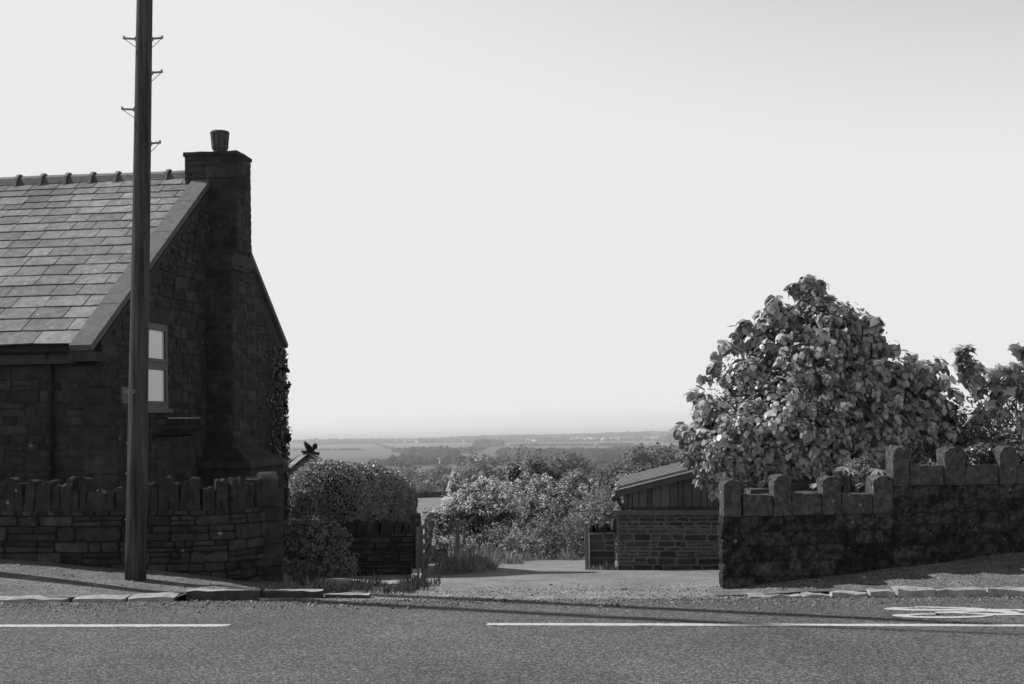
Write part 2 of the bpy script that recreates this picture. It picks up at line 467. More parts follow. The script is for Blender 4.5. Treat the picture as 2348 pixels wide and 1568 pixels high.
# left pavement
FOOT = [(-14, .45), (-7.1, .247), (-5.0, .10), (-4.0, -.03), (-3.3, -.19), (-2.0, -.2)]
def footz(X): return float(np.interp(X, [a for a, b in FOOT], [b for a, b in FOOT]))
def lpave(u, v):
    X = -45 + u * (45 - 3.05)
    y0 = kerbY(X) + 0.16; Y = y0 + (17.6 - y0) * v
    zk = 0.03 if X < -4.0 else (.03 + (X + 4.0) / .2 * .08 if X < -3.8 else 0.11)
    t = min(1.0, (Y - y0) / (17.0 - y0)); t2 = t
    z = zk * (1 - t2) + footz(X) * t2
    return (X, Y, z + 0.01 * math.sin(X * 3 + Y * 2) )
def lpz(X, Y):
    u = (X + 45) / (45 - 3.05); y0 = kerbY(X) + .16
    return lpave(u, (Y - y0) / (17.6 - y0))[2]
grid_mesh('left_pavement', lpave, 300, 16, M['paving'])

# right pavement; it climbs beside the castellated wall
WL = P(1662, 1348, 15.0)
def wallY(X): return 15.0 + 0.6 * (X - 2.55) / 4.0
def rfoot(X): return 0.02 + min(max(0, X - 2.55), 9) * 0.098
def rpave(u, v):
    X = 2.35 + 45 * u ** 1.4
    y0 = kerbY(X) + 0.16; y1 = max(y0 + .1, wallY(X) + .12); Y = y0 + (y1 - y0) * v
    zk = min(.05, .01 + (X - 2.35) * .04)
    return (X, Y, zk + (max(rfoot(X), zk + .01) - zk) * (v ** .75) + 0.006 * math.sin(X * 4 + Y * 3))
grid_mesh('right_pavement', rpave, 160, 12, M['paving'])

# driveway sloping down between the walls
def drz(X, Y):
    z = zprof(Y) if Y > 15 else -.0
    if Y < 15.6: z = min(0.0, -.0857 * max(0, Y - 15))
    return z + .012 + .012 * math.sin(X * 1.7 + Y * .9)
def drive(u, v):
    Y = kerbY(0) + (30.5 - kerbY(0)) * v ** 1.3
    if v == 0: Y = kerbY(0)
    xl = np.interp(Y, [14.4, 15.2, 17, 20, 23, 31], [-2.9, -3.1, -3.3, -2.2, -1.3, -1.2]) + .08 * math.sin(Y * 3)
    xr = np.interp(Y, [14.4, 15.0, 15.6, 22, 24, 31], [2.75, 2.62, 3.6, 5.0, 1.6, 2.2]) + .05 * math.sin(Y * 4)
    X = xl + (xr - xl) * u
    y = kerbY(X) if v == 0 else Y
    return (X, y, 0.001 if v == 0 else drz(X, Y))
grid_mesh('driveway', drive, 60, 60, M['drive'])

# ------------------------------------------------------------------ rough boxes and rubble
def rough_box(mb, c, size, n=(3, 3, 3), amp=.01, rd=.15, rot=0.0, seed=0, top=0.0, shear=(0, 0)):
    """a box with worn corners and an uneven skin; c is the centre of its base"""
    r = random.Random(seed)
    nx, ny, nz = n; idx = {}; V = []; Fc = []
    def vid(i, j, k):
        key = (i, j, k)
        if key not in idx:
            x, y, z = 2 * i / nx - 1, 2 * j / ny - 1, 2 * k / nz - 1
            # round the corners
            L = (abs(x) ** 8 + abs(y) ** 8 + abs(z) ** 8) ** (1 / 8.)
            s = (1 - rd) + rd / max(L, 1e-6) if L > 1 else 1
            x, y, z = x * s, y * s, z * s
            e = [r.uniform(-amp, amp) for _ in range(3)]
            p = Vector((x * size[0] / 2 + e[0], y * size[1] / 2 + e[1], (z + 1) * size[2] / 2 + e[2]))
            if k == nz: p.z += r.uniform(-top, top) + top * .5 * (1 - x * x)
            if k == 0: p.z = min(p.z, 0.0)
            p.x += shear[0] * p.z; p.y += shear[1] * p.z
            q = Vector((p.x * math.cos(rot) - p.y * math.sin(rot), p.x * math.sin(rot) + p.y * math.cos(rot), p.z))
            idx[key] = len(V); V.append(q + Vector(c))
        return idx[key]
    for i in range(nx):
        for j in range(ny):
            Fc.append((vid(i, j, 0), vid(i, j + 1, 0), vid(i + 1, j + 1, 0), vid(i + 1, j, 0)))
            Fc.append((vid(i, j, nz), vid(i + 1, j, nz), vid(i + 1, j + 1, nz), vid(i, j + 1, nz)))
    for i in range(nx):
        for k in range(nz):
            Fc.append((vid(i, 0, k), vid(i + 1, 0, k), vid(i + 1, 0, k + 1), vid(i, 0, k + 1)))
            Fc.append((vid(i, ny, k), vid(i, ny, k + 1), vid(i + 1, ny, k + 1), vid(i + 1, ny, k)))
    for j in range(ny):
        for k in range(nz):
            Fc.append((vid(0, j, k), vid(0, j, k + 1), vid(0, j + 1, k + 1), vid(0, j + 1, k)))
            Fc.append((vid(nx, j, k), vid(nx, j + 1, k), vid(nx, j + 1, k + 1), vid(nx, j, k + 1)))
    mb.add(V, Fc)

def rubble(mb, Mf, s0, s1, z0, z1, h=(.08, .2), ratio=(1.2, 3.2), gap=.014, depth=.03, seed=1, keep=None, jit=.008, big=0.05, mi=0, off=0.0):
    """stones laid in uneven courses on a surface Mf(s, z, outwards)"""
    r = random.Random(seed)
    z = z0
    def stone(a, b, c, d):
        if keep and not keep(a, b, c, d): return
        w_, h_ = b - a, d - c
        g = gap / 2
        base = [[a + g, c + g], [b - g, c + g], [b - g, d - g], [a + g, d - g]]
        for p in base: p[0] += r.uniform(-jit, jit); p[1] += r.uniform(-jit, jit)
        ch = min(w_, h_) * .16
        # eight-cornered outline
        o = []
        for i, p in enumerate(base):
            q0 = base[i - 1]; q1 = base[(i + 1) % 4]
            for q in (q0, q1):
                L = math.hypot(q[0] - p[0], q[1] - p[1]) or 1
                k = ch * r.uniform(.5, 1.4) / L
                o.append((p[0] + (q[0] - p[0]) * k, p[1] + (q[1] - p[1]) * k))
        cx = sum(p[0] for p in o) / 8; cy = sum(p[1] for p in o) / 8
        dp = depth * r.uniform(.45, 1.15)
        tilt = r.uniform(-.25, .25) * depth
        V = []
        ins = min(.012, .14 * min(w_, h_))
        for (k, nn) in ((0, -.01), (0, dp * .55), (ins, dp)):
            for (x, y) in o:
                L = math.hypot(x - cx, y - cy) or 1
                xx = x - (x - cx) / L * k; yy = y - (y - cy) / L * k
                V.append(Mf(xx, yy, off + nn + (tilt * (y - cy) / max(h_, .01) if nn > 0 else 0) + (r.uniform(-.003, .003) if k else 0)))
        V.append(Mf(cx, cy, off + dp * 1.06))
        Fc = []
        for q in (0, 8):
            for i in range(8): Fc.append((q + i, q + (i + 1) % 8, q + 8 + (i + 1) % 8, q + 8 + i))
        for i in range(8): Fc.append((16 + i, 16 + (i + 1) % 8, 24))
        mb.add(V, Fc, mi)
    while z < z1 - .02:
        hh = r.uniform(*h)
        if z + hh > z1 - h[0] * .6: hh = z1 - z
        s = s0 - (r.uniform(0, hh) if keep else 0)
        s = s0
        while s < s1 - .01:
            ww = hh * r.uniform(*ratio)
            if s + ww > s1 - hh * .7: ww = s1 - s
            if hh > h[0] * 1.7 and r.random() < .35:
                m_ = hh * r.uniform(.4, .6)
                k = ww * r.uniform(.35, .65) if r.random() < .5 and ww > .2 else None
                stone(s, s + ww, z, z + m_)
                if k: stone(s, s + k, z + m_, z + hh); stone(s + k, s + ww, z + m_, z + hh)
                else: stone(s, s + ww, z + m_, z + hh)
            else:
                stone(s, s + ww, z, z + hh)
            s += ww
        z += hh

def path_map(pts):
    """arc-length map along a plan path; outwards is to the viewer's side"""
    ps = [Vector((x, y, 0)) for x, y in pts]; L = [0]
    for a, b in zip(ps, ps[1:]): L.append(L[-1] + (b - a).length)
    def at(s):
        s_ = max(0, min(L[-1] - 1e-6, s))
        i = max(k for k in range(len(L)) if L[k] <= s_)
        i = min(i, len(ps) - 2)
        t = (s - L[i]) / (L[i + 1] - L[i]); d = (ps[i + 1] - ps[i]).normalized()
        # smooth the direction around bends
        return ps[i] + (ps[i + 1] - ps[i]) * t, d
    def Mf(s, z, n):
        p, d = at(s); _, d0 = at(s - .08); _, d1 = at(s + .08); d = (d0 + d + d1).normalized()
        return Vector((p.x + d.y * n, p.y - d.x * n, z))
    return Mf, at, L[-1]

# ------------------------------------------------------------------ house
P0 = P(232, 900, 18.6); P0 = Vector((P0.x, P0.y, 0))
HG = R(8.5)
rr = Vector((math.cos(HG), -math.sin(HG), 0)); gg = Vector((math.sin(HG), math.cos(HG), 0))
def H(a, d, z): return P0 + rr * a + gg * d + Vector((0, 0, z))
DR, DB = 4.58, 8.3                 # ridge and back wall, metres from the front wall
ZE, ZR, ZB = 3.20, 6.72, 3.72      # eaves, ridge and back-eaves heights
DE = -0.22
def roofz(d): return ZE + .08 + (ZR - ZE - .08) * (d - DE) / (DR - DE)
def roofzb(d): return ZR + (ZB - ZR) * (d - DR) / (DB + .1 - DR)
house = empty('stone_house', H(0, 0, -.2), "dark stone house with slate roof and gable chimney behind the left-hand garden wall", "house")
# wall core
mb = MB(); LW = 9.0
poly = [(0.0, -.9), (0.0, roofz(0) - .12), (DR, ZR - .12), (DB, ZB - .1), (DB, -1.2)]
front = [H(0, d, z) for d, z in poly]; back = [H(-LW, d, z) for d, z in poly]
mb.add(front + back, [(0, 1, 2, 3, 4)[::-1], (5, 6, 7, 8, 9), (0, 5, 6, 1)[::-1] if 0 else (1, 6, 5, 0), (2, 7, 6, 1), (3, 8, 7, 2), (4, 9, 8, 3), (0, 5, 9, 4)], 1)
WIN = (1.42, 2.34, 2.33, 3.74)
def keep_g(a, b, c, d):
    if max(d - .02, 0) > min(roofz(a), roofz(b)) - .17 and b < DR + .2: return False
    if a >= DR - .3 and d > min(roofzb(a), roofzb(b)) - .14: return False
    return not (b > WIN[0] - .02 and a < WIN[1] + .02 and d > WIN[2] - .05 and c < WIN[3] + .02)
rubble(mb, lambda s, z, n: H(n, s, z), .0, DB, -.2, 6.6, h=(.07, .22), ratio=(1.1, 2.8), gap=.016, depth=.028, seed=5, keep=keep_g)
rubble(mb, lambda s, z, n: H(-s, -n, z), -.01, LW, -.2, ZE - .22, h=(.07, .24), ratio=(1.2, 3.6), gap=.014, depth=.03, seed=8,
       keep=lambda a, b, c, d: True)
mb.build('wall', [M['house_stone'], M['house_mortar']], house)
# corner quoins and the pale corner block
q = MB(); rq = random.Random(4); z = -.2; k = 0
while z < ZE - .45:
    hq = rq.uniform(.22, .38); lw = .48 if k % 2 else .26; lg = .24 if k % 2 else .42
    p = [H(-lw, -.04, z), H(.04, -.04, z), H(.04, lg, z), H(-lw, lg, z)]
    q.hexa(p + [x + Vector((0, 0, hq - .014)) for x in p]); z += hq; k += 1
p = [H(-.92, -.045, 2.1), H(-.04, -.045, 2.1), H(-.04, .1, 2.1), H(-.92, .1, 2.1)]
q.hexa([x + Vector((0, 0, .62)) for x in p] + [x + Vector((0, 0, .86)) for x in p])
q.build('quoin_stones', M['house_stone'], house)
# lintel, sill of the gable window
lt = MB()
p = [H(-.02, WIN[0] - .1, WIN[3]), H(.045, WIN[0] - .1, WIN[3]), H(.045, WIN[1] + .22, WIN[3]), H(-.02, WIN[1] + .22, WIN[3])]
lt.hexa(p + [x + Vector((0, 0, .24)) for x in p])
lt.build('lintel', M['house_stone'], house)
wd = MB()
def gbox(mb, a0, a1, d0, d1, z0, z1, mi=0):
    p = [H(a0, d0, z0), H(a1, d0, z0), H(a1, d1, z0), H(a0, d1, z0)]
    mb.hexa(p + [x + Vector((0, 0, z1 - z0)) for x in p], mi)
W0, W1, WZ0, WZ1 = WIN; ZT = 3.06
for (d0, d1, z0, z1) in ((W0, W0 + .07, WZ0, WZ1), (W1 - .07, W1, WZ0, WZ1), (W0 + .07, W1 - .07, WZ0, WZ0 + .06), (W0 + .07, W1 - .07, WZ1 - .06, WZ1), (W0 + .07, W1 - .07, ZT - .03, ZT + .03)):
    gbox(wd, -.06, .015, d0, d1, z0, z1)
for (z0, z1, e) in ((ZT + .032, WZ1 - .062, .022), (WZ0 + .062, ZT - .032, .018)):   # casements
    a, b = W0 + .072, W1 - .072
    for (d0, d1, y0, y1) in ((a, a + .05, z0, z1), (b - .06, b, z0, z1), (a + .05, b - .06, z0, z0 + .06), (a + .05, b - .06, z1 - .06, z1)):
        gbox(wd, -.05, .015 + e, d0, d1, y0, y1)
win = wd.build('window', M['frame'], house)
pn = MB()
for (z0, z1) in ((ZT + .09, WZ1 - .12), (WZ0 + .12, ZT - .09)):
    pn.poly([H(.006, W0 + .12, z0), H(.006, W1 - .13, z0), H(.006, W1 - .13, z1), H(.006, W0 + .12, z1)])
pn.build('pane', M['blind'], win)
sl_ = MB(); gbox(sl_, -.02, .07, W0 - .06, W1 + .06, WZ0 - .07, WZ0 - .003); sl_.build('sill', M['frame'], win)

# roof: boarding plus individually laid slates
rf = MB()
def RS(a, d, n=0.0):           # point on the front roof slope lifted n above it
    dz = (ZR - ZE - .08) / (DR - DE); L = math.hypot(1, dz)
    return H(a, d - n * dz / L, roofz(d) + n / L)
T = -.055
p = [RS(-LW - .1, DE + .05, T), RS(-.3, DE + .05, T), RS(-.3, DR, T), RS(-LW - .1, DR, T)]
rf.hexa([x - Vector((0, 0, .06)) for x in p] + p, 1)
pb = [H(-LW - .1, DR, ZR - .1), H(-.02, DR, ZR - .1), H(-.02, DB + .2, ZB - .16), H(-LW - .1, DB + .2, ZB - .16)]
rf.hexa([x - Vector((0, 0, .06)) for x in pb] + pb, 1)
rs = random.Random(12)
slopeL = math.hypot(DR - DE, ZR - ZE - .08)
s = 0.0; row = 0; nrow = 0
while s < slopeL - .05:
    e = .375 - .115 * (s / slopeL) + rs.uniform(-.01, .01)
    if s + e > slopeL - .1: e = slopeL - s
    a = -.33 + rs.uniform(-.3, 0)
    first = True
    a = -.30
    while a > -LW:
        wd_ = (e * rs.uniform(1.15, 2.1)) * (.5 if first and row % 2 else 1); first = False
        a2 = a - wd_
        d0 = DE + (s - .0) / slopeL * (DR - DE) + rs.uniform(-.006, .006); d1 = DE + min(s + e * 1.25, slopeL) / slopeL * (DR - DE)
        lift = rs.uniform(0.0, .006); g = rs.uniform(.005, .012)
        n0, n1 = .020 + lift, .002
        th = rs.uniform(.012, .02)
        sk = rs.uniform(-.010, .010)
        if rs.random() < .03: d0 += rs.uniform(-.05, .03)
        # ragged lower edge
        lo = [RS(a2 + g, d0 + sk + .004, n0), RS(a2 + wd_ * .3, d0 + rs.uniform(-.006, .006), n0), RS(a2 + wd_ * .7, d0 + rs.uniform(-.006, .006), n0), RS(a - g, d0 - sk + .004, n0)]
        hi = [RS(a2 + g, d1, n1), RS(a2 + wd_ * .3, d1, n1), RS(a2 + wd_ * .7, d1, n1), RS(a - g, d1, n1)]
        dn = (RS(0, 0, 1) - RS(0, 0, 0)) * -th
        lo2 = [x + dn for x in lo]; hi2 = [x + dn for x in hi]
        rf.add(lo + hi + lo2 + hi2, [(0, 1, 5, 4), (1, 2, 6, 5), (2, 3, 7, 6), (8, 9, 1, 0), (9, 10, 2, 1), (10, 11, 3, 2), (0, 4, 12, 8), (11, 15, 7, 3)], 0)
        a = a2
    s += e; row += 1
roof = rf.build('roof', [M['slate'], M['slate_under']], house)
# back slope slates: one rough sheet of courses
bs = MB()
for k in range(14):
    d0 = DR + (DB + .25 - DR) * k / 14; d1 = DR + (DB + .25 - DR) * (k + 1) / 14
    bs.poly([H(-LW, d0, roofzb(d0) - .06), H(-.32, d0, roofzb(d0) - .06), H(-.32, d1, roofzb(d1) - .03), H(-LW, d1, roofzb(d1) - .03)])
bs.build('back_slates', M['slate'], roof)
# ridge tiles with raised joints
rt = MB(); a = -.45
ra = random.Random(5)
while a > -LW:
    L_ = .5
    prof = [(-.15, -.10), (-.10, .03), (-.03, .085), (.03, .085), (.10, .03), (.15, -.10)]
    def ring(aa, k): return [H(aa, DR + y * k, ZR + .0 + z * k + .01 * math.sin(aa * 1.3)) for y, z in prof]
    for (x0, x1, k) in ((a, a - L_ + .07, 1.0), (a - L_ + .07, a - L_ + .005, 1.42)):
        v0, v1 = ring(x0, k), ring(x1, k)
        rt.add(v0 + v1, [(i, i + 1, i + 7, i + 6) for i in range(5)] + [tuple(range(6))[::-1], tuple(range(6, 12))])
    a -= L_
rt.build('ridge_tiles', M['ridge'], roof)
# gable copings
cp = MB(); rc = random.Random(9)
n = 5
for i in range(n):
    t0, t1 = i / n, (i + 1) / n - .002
    d0 = DE - .12 + (DR - .05 - DE + .12) * t0; d1 = DE - .12 + (DR - .05 - DE + .12) * t1
    up = .07
    p = [RS(-.31, d0, up - .1), RS(.04, d0, up - .1), RS(.04, d1, up - .1), RS(-.31, d1, up - .1)]
    t_ = [RS(-.31, d0, up), RS(.04, d0, up), RS(.04, d1, up), RS(-.31, d1, up)]
    cp.hexa(p + t_)
cp.build('gable_coping', M['cope'], house)
cb = MB()
def RB(a, d, n): return H(a, d + n * .6, roofzb(d) + n * .8)
p = [RB(-.31, DR, -.03), RB(.06, DR, -.03), RB(.06, DB + .12, -.03), RB(-.31, DB + .12, -.03)]
cb.hexa(p + [RB(-.31, DR, .07), RB(.06, DR, .07), RB(.06, DB + .12, .07), RB(-.31, DB + .12, .07)])
cb.build('gable_coping', M['cope'], house)
kn = MB(); gbox(kn, -.33, .045, -.33, .0, roofz(-.3) - .21, roofz(-.3) - .065); kn.build('kneeler_stone', M['house_stone'], house)

# chimney
ch = MB()
def face(a0, a1, d0, d1, z0, z1, seed, top=True, hh=(.1, .24)):
    gbox(ch, a0, a1, d0, d1, z0, z1, 1)
    rubble(ch, lambda s, z, n: H(s, d0 - n, z), a0, a1, z0 + .01, z1 - .01, h=hh, ratio=(1.1, 2.6), gap=.014, depth=.022, seed=seed)
    rubble(ch, lambda s, z, n: H(a1 + n, s, z), d0, d1, z0 + .01, z1 - .01, h=hh, ratio=(1.0, 2.2), gap=.014, depth=.022, seed=seed + 1)
face(-.45, .54, 4.22, 4.94, 5.2, 6.98, 21)
face(.012, .50, 4.02, 5.20, 1.3, 5.0, 31)
for (z0, z1, i0, i1) in ((5.0, 5.2, 0, 1),):   # sloped shoulder between the two
    p = [H(.02, 4.02, z0), H(.50, 4.02, z0), H(.50, 5.2, z0), H(.02, 5.2, z0)]
    t_ = [H(.02, 4.22, z1 + .08), H(.52, 4.22, z1 + .08), H(.52, 4.94, z1 + .25), H(.02, 4.94, z1 + .25)]
    ch.hexa(p + t_, 0)
gbox(ch, .0, .56, 3.96, 4.6, 4.86, 4.93, 0)
face(.014, .95, 3.6, 5.44, -.6, 1.28, 41, hh=(.14, .3))
p = [H(.0, 3.52, 1.28), H(1.02, 3.52, 1.28), H(1.02, 5.5, 1.28), H(.0, 5.5, 1.28)]
t_ = [H(.0, 3.6, 1.40), H(.96, 3.6, 1.40), H(.96, 5.4, 1.40), H(.0, 5.4, 1.40)]
ch.hexa(p + t_, 0)
p = [H(.0, 3.6, 1.40), H(.96, 3.6, 1.40), H(.96, 5.4, 1.40), H(.0, 5.4, 1.40)]
t_ = [H(.0, 3.95, 1.62), H(.55, 3.95, 1.62), H(.55, 5.2, 1.62), H(.0, 5.2, 1.62)]
ch.hexa(p + t_, 0)
chim = ch.build('chimney', [M['house_stone'], M['house_mortar']], house)
cc = MB(); rough_box(cc, H(.045, 4.58, 6.98), (1.05, .79, .07), (6, 4, 2), .006, .1, -HG, 3); cc.build('cap', M['house_stone'], chim)
# chimney pot with fluted sides
pt = MB(); c0 = H(.12, 4.5, 7.06)
N = 20
for (ro, z0, z1, r1, fl) in ((.115, 0, .06, .12, 0), (.12, .06, .1, .15, 0), (.15, .1, .40, .175, 1)):
    for k in range(N):
        t0, t1 = 2 * math.pi * k / N, 2 * math.pi * (k + 1) / N
        d = .02 if fl and k % 2 else 0
        pts = []
        for t, r_, z_ in ((t0, ro - d, z0), (t1, ro - d, z0), (t1, r1 - d, z1), (t0, r1 - d, z1)):
            pts.append(c0 + Vector((math.cos(t) * r_, math.sin(t) * r_, z_)))
        inn = [c0 + Vector((math.cos(t) * .1, math.sin(t) * .1, z_)) for t, z_ in ((t0, z0), (t1, z0), (t1, z1), (t0, z1))]
        pt.hexa([pts[0], pts[1], inn[1], inn[0], pts[3], pts[2], inn[2], inn[3]])
pt.tube([c0 + Vector((0, 0, .38)), c0 + Vector((0, 0, .415))], [.18, .165], 20)
pt.build('chimney_pot', M['pot'], chim)
# gutter, fascia, downpipe
gt = MB(); gbox(gt, -LW, -.30, -.20, -.03, ZE - .21, ZE - .02); gt.build('fascia', M['black'], house)
gt = MB()
for k in range(6):
    t0, t1 = math.pi * k / 6, math.pi * (k + 1) / 6
    q0 = (DE - .05 - .06 * math.cos(t0), ZE - .0 - .06 * math.sin(t0)); q1 = (DE - .05 - .06 * math.cos(t1), ZE - .0 - .06 * math.sin(t1))
    gt.poly([H(-LW, q0[0], q0[1]), H(-.27, q0[0], q0[1]), H(-.27, q1[0], q1[1]), H(-LW, q1[0], q1[1])])
gbox(gt, -.275, -.27, DE - .11, DE + .01, ZE - .06, ZE)
gt.build('gutter', M['black'], house)
dp = MB(); dp.tube([H(-.76, -.2, ZE - .05), H(-.76, -.18, ZE - .12), H(-.76, -.085, ZE - .3), H(-.76, -.085, -.2)], .036, 12)
for z_ in (2.6, 1.4): dp.tube([H(-.76, -.085, z_), H(-.76, -.085, z_ + .05)], .045, 12)
dp.build('downpipe', M['black'], house, smooth=True)
vt = MB(); gbox(vt, .02, .045, 2.62, 2.70, 4.36, 4.56); vt.build('vent_slot', M['iron'], house)

# things hung on the house
sg = empty('house_sign', H(.04, .6, 2.5), "small grey name board on the gable, half hidden by the telegraph pole", "sign")
sb = MB(); gbox(sb, .015, .06, .55, 1.35, 2.40, 2.66)
sb.build('board', M['sign'], sg)
for txt, z_, d_ in (("Sandy", 2.565, .62), ("Bank", 2.45, .93)):
    cu = bpy.data.curves.new('lettering', 'FONT'); cu.body = txt; cu.size = .105; cu.extrude = .001
    cu.materials.append(M['letter'])
    tmp = bpy.data.objects.new('lettering', cu); sc.collection.objects.link(tmp)
    bpy.context.view_layer.update()
    me_t = bpy.data.meshes.new_from_object(tmp); bpy.data.objects.remove(tmp)
    o = bpy.data.objects.new('lettering', me_t); sc.collection.objects.link(o); o.parent = sg
    R3 = Matrix((gg, Vector((0, 0, 1)), rr)).transposed()
    o.matrix_parent_inverse = Matrix.Identity(4)
    o.matrix_local = Matrix.Translation(H(.062, d_, z_) - Vector(sg.location)) @ R3.to_4x4()
# iron hay basket below the window
hb = empty('wall_basket', H(.02, 2.6, 1.95), "empty black iron hayrack basket fixed on the gable below the window", "planter basket")
ib = MB(); r0 = .009
d0, d1, zt, zb = 1.75, 3.1, 2.17, 1.86
ib.tube([H(.02, d0, zt), H(.02, d1, zt)], r0, 6); rim = MB(); rim.tube([H(.26, d0, zt), H(.26, d1, zt)], r0 * 1.4, 6); rim.build('front_rim', M['steel'], hb)
ib.tube([H(.02, d0, zt), H(.26, d0, zt)], r0, 6); ib.tube([H(.02, d1, zt), H(.26, d1, zt)], r0, 6)
ib.tube([H(.02, d0, zb), H(.02, d1, zb)], r0, 6)
for k in range(15):
    d = d0 + (d1 - d0) * k / 14
    ib.tube([H(.02 + .24 * math.cos(t), d, zt - (zt - zb) * math.sin(t)) for t in [R(x) for x in (0, 18, 36, 54, 72, 90)]], .011, 5)
for t in (R(30), R(58)):
    ib.tube([H(.02 + .24 * math.cos(t), d0, zt - (zt - zb) * math.sin(t)), H(.02 + .24 * math.cos(t), d1, zt - (zt - zb) * math.sin(t))], .006, 5)
ib.build('basket_frame', M['iron'], hb)
# satellite dish on the back corner
sd = empty('satellite_dish', H(.02, DB - .1, 2.9), "pale round satellite dish edge showing past the far house corner", "satellite dish")
dm = MB(); c0 = P(642, 862, 27.0); N = 20
ax = (rr * .9 + gg * -.1 + Vector((0, 0, .25))).normalized(); ux = ax.orthogonal().normalized(); uy = ax.cross(ux)
ringp = []
for j, (r_, h_) in enumerate(((.01, .035), (.06, .03), (.11, .01), (.155, -.015))):
    ringp.append([c0 - ax * h_ + (ux * math.cos(2 * math.pi * k / N) + uy * math.sin(2 * math.pi * k / N)) * r_ for k in range(N)])
for j in range(3):
    for k in range(N):
        dm.poly([ringp[j][k], ringp[j][(k + 1) % N], ringp[j + 1][(k + 1) % N], ringp[j + 1][k]])
dm.build('dish', M['white'], sd, smooth=True)
am = MB(); am.tube([H(-.2, DB + .02, 2.9), c0 - ax * .03], .015, 6); am.build('bracket', M['steel'], sd)

# ------------------------------------------------------------------ telegraph poles and cables
def pole(base, top, rb, rtp, label):
    e = empty('telegraph_pole', base, label, "telegraph pole", "telegraph poles at the roadside")
    m_ = MB(); n = 26; pts = []; rad = []
    for i in range(n + 1):
        t = i / n; p = base.lerp(top, t); pts.append(p); rad.append(rb + (rtp - rb) * t)
    m_.tube(pts, rad, 28)
    m_.build('shaft', M['pole'], e, smooth=True)
    return e
def pAt(px, py, Y): return P(px, py, Y)
A0 = pAt(310.5, 1318, 16.2); A0.z = lpz(A0.x, 16.2) - .02
At = pAt(331.5, 0, 16.2)
Atop = A0 + (At - A0) * (11.2 / (At.z - A0.z))
rb = 47.5 / F * 16.2 / 2; rt_ = 35.5 / F * 16.2 / 2
rtop = rb + (rt_ - rb) * (11.2 / (At.z - A0.z))
pA = pole(A0, Atop, rb, rtop, "tall weathered timber telegraph pole with step irons on the left pavement")
def axis(z): t = (z - A0.z) / (Atop.z - A0.z); return A0.lerp(Atop, t), rb + (rtop - rb) * t
# step irons
for (cx, cy, side) in ((284, 88, -1), (372, 87, 1), (371, 165, 1), (280, 250, -1), (367, 327, 1)):
    tip = P(cx, cy, 16.2); c, r_ = axis(tip.z); m_ = MB()
    inner = Vector((c.x + side * r_ * .9, c.y, tip.z - .01))
    m_.bar(inner, (tip.x, tip.y, tip.z), .022, .022)
    m_.bar((tip.x, tip.y, tip.z - .012), (tip.x, tip.y, tip.z + .03), .02, .02)
    m_.tube([(tip.x - side * .01, tip.y, tip.z - .01), (c.x + side * r_ * .95, c.y, tip.z - .125)], .0045, 5)
    m_.box((c.x + side * r_ * .98, c.y, tip.z - .01), (.03, .05, .05))
    m_.build('step_iron', M['steel'], pA)
# maker's badge: three small rings
bd = MB()
for (cx, cy, r_) in ((303, 898, 4.6), (312, 898, 4.4), (307.5, 906, 4.4)):
    p = P(cx, cy, 16.2); c, rad = axis(p.z)
    yy = c.y - math.sqrt(max(rad ** 2 - (p.x - c.x) ** 2, 0)) - .004
    rw = r_ / F * 16.2; N = 14
    for k in range(N):
        t0, t1 = 2 * math.pi * k / N, 2 * math.pi * (k + 1) / N
        def q_(t, r): return Vector((p.x + math.cos(t) * r, yy, p.z + math.sin(t) * r))
        bd.add([q_(t0, rw), q_(t1, rw), q_(t1, rw * .62), q_(t0, rw * .62)] + [q_(t0, rw) + Vector((0, .01, 0)), q_(t1, rw) + Vector((0, .01, 0)), q_(t1, rw * .62) + Vector((0, .01, 0)), q_(t0, rw * .62) + Vector((0, .01, 0))],
               [(0, 1, 2, 3), (0, 4, 5, 1), (2, 6, 7, 3)])
bd.build('badge', M['kerb'], pA)
for (cx, cy) in ((293, 1085), (291.5, 1190), (293, 1016)):
    p = P(cx, cy, 16.2); c, rad = axis(p.z); nb = MB(); nb.box((c.x - rad * .9, c.y - rad * .45, p.z), (.03, .03, .02)); nb.build('staple', M['steel'], pA)
B0 = Vector((-7.75, 16.6, lpz(-7.75, 16.6) - .02)); Btop = B0 + Vector((.1, 0, 12.0))
pole(B0, Btop, .13, .10, "second telegraph pole just beyond the left edge, seen only by its shadow")
def cable(a, b, sag, r_, label):
    m_ = MB(); a = Vector(a); b = Vector(b); n = 24
    pts = [a.lerp(b, i / n) - Vector((0, 0, sag * 4 * (i / n) * (1 - i / n))) for i in range(n + 1)]
    m_.tube(pts, r_, 8)
    return tag(m_.build('overhead_cable', M['black']), label, "cable", "overhead cables")
cable(Atop - Vector((0, 0, .3)), (26, 9.5, 9.5), .5, .035, "overhead cable running right from the step-iron pole above the frame")
cable(Btop - Vector((0, 0, .3)), (24, 6.6, 10.0), .5, .04, "overhead cable running right from the unseen second pole")

# ------------------------------------------------------------------ left garden wall
lw = empty('garden_wall', (-5.5, 17, 0.0), "dark rubble garden wall with upright cope stones in front of the house", "wall")
pts = [(-14, 17.75), (XatY(0, 17.1), 17.1), (XatY(300, 16.95), 16.95), (XatY(470, 16.95), 16.95), (XatY(540, 17.1), 17.1), (XatY(590, 17.4), 17.4), (XatY(622, 17.85), 17.85), (XatY(640, 18.4), 18.4), (XatY(650, 20.0), 20.0)]
Mf, at_, LL = path_map(pts)
mb = MB()
CB = .905; S1 = LL - 2.0
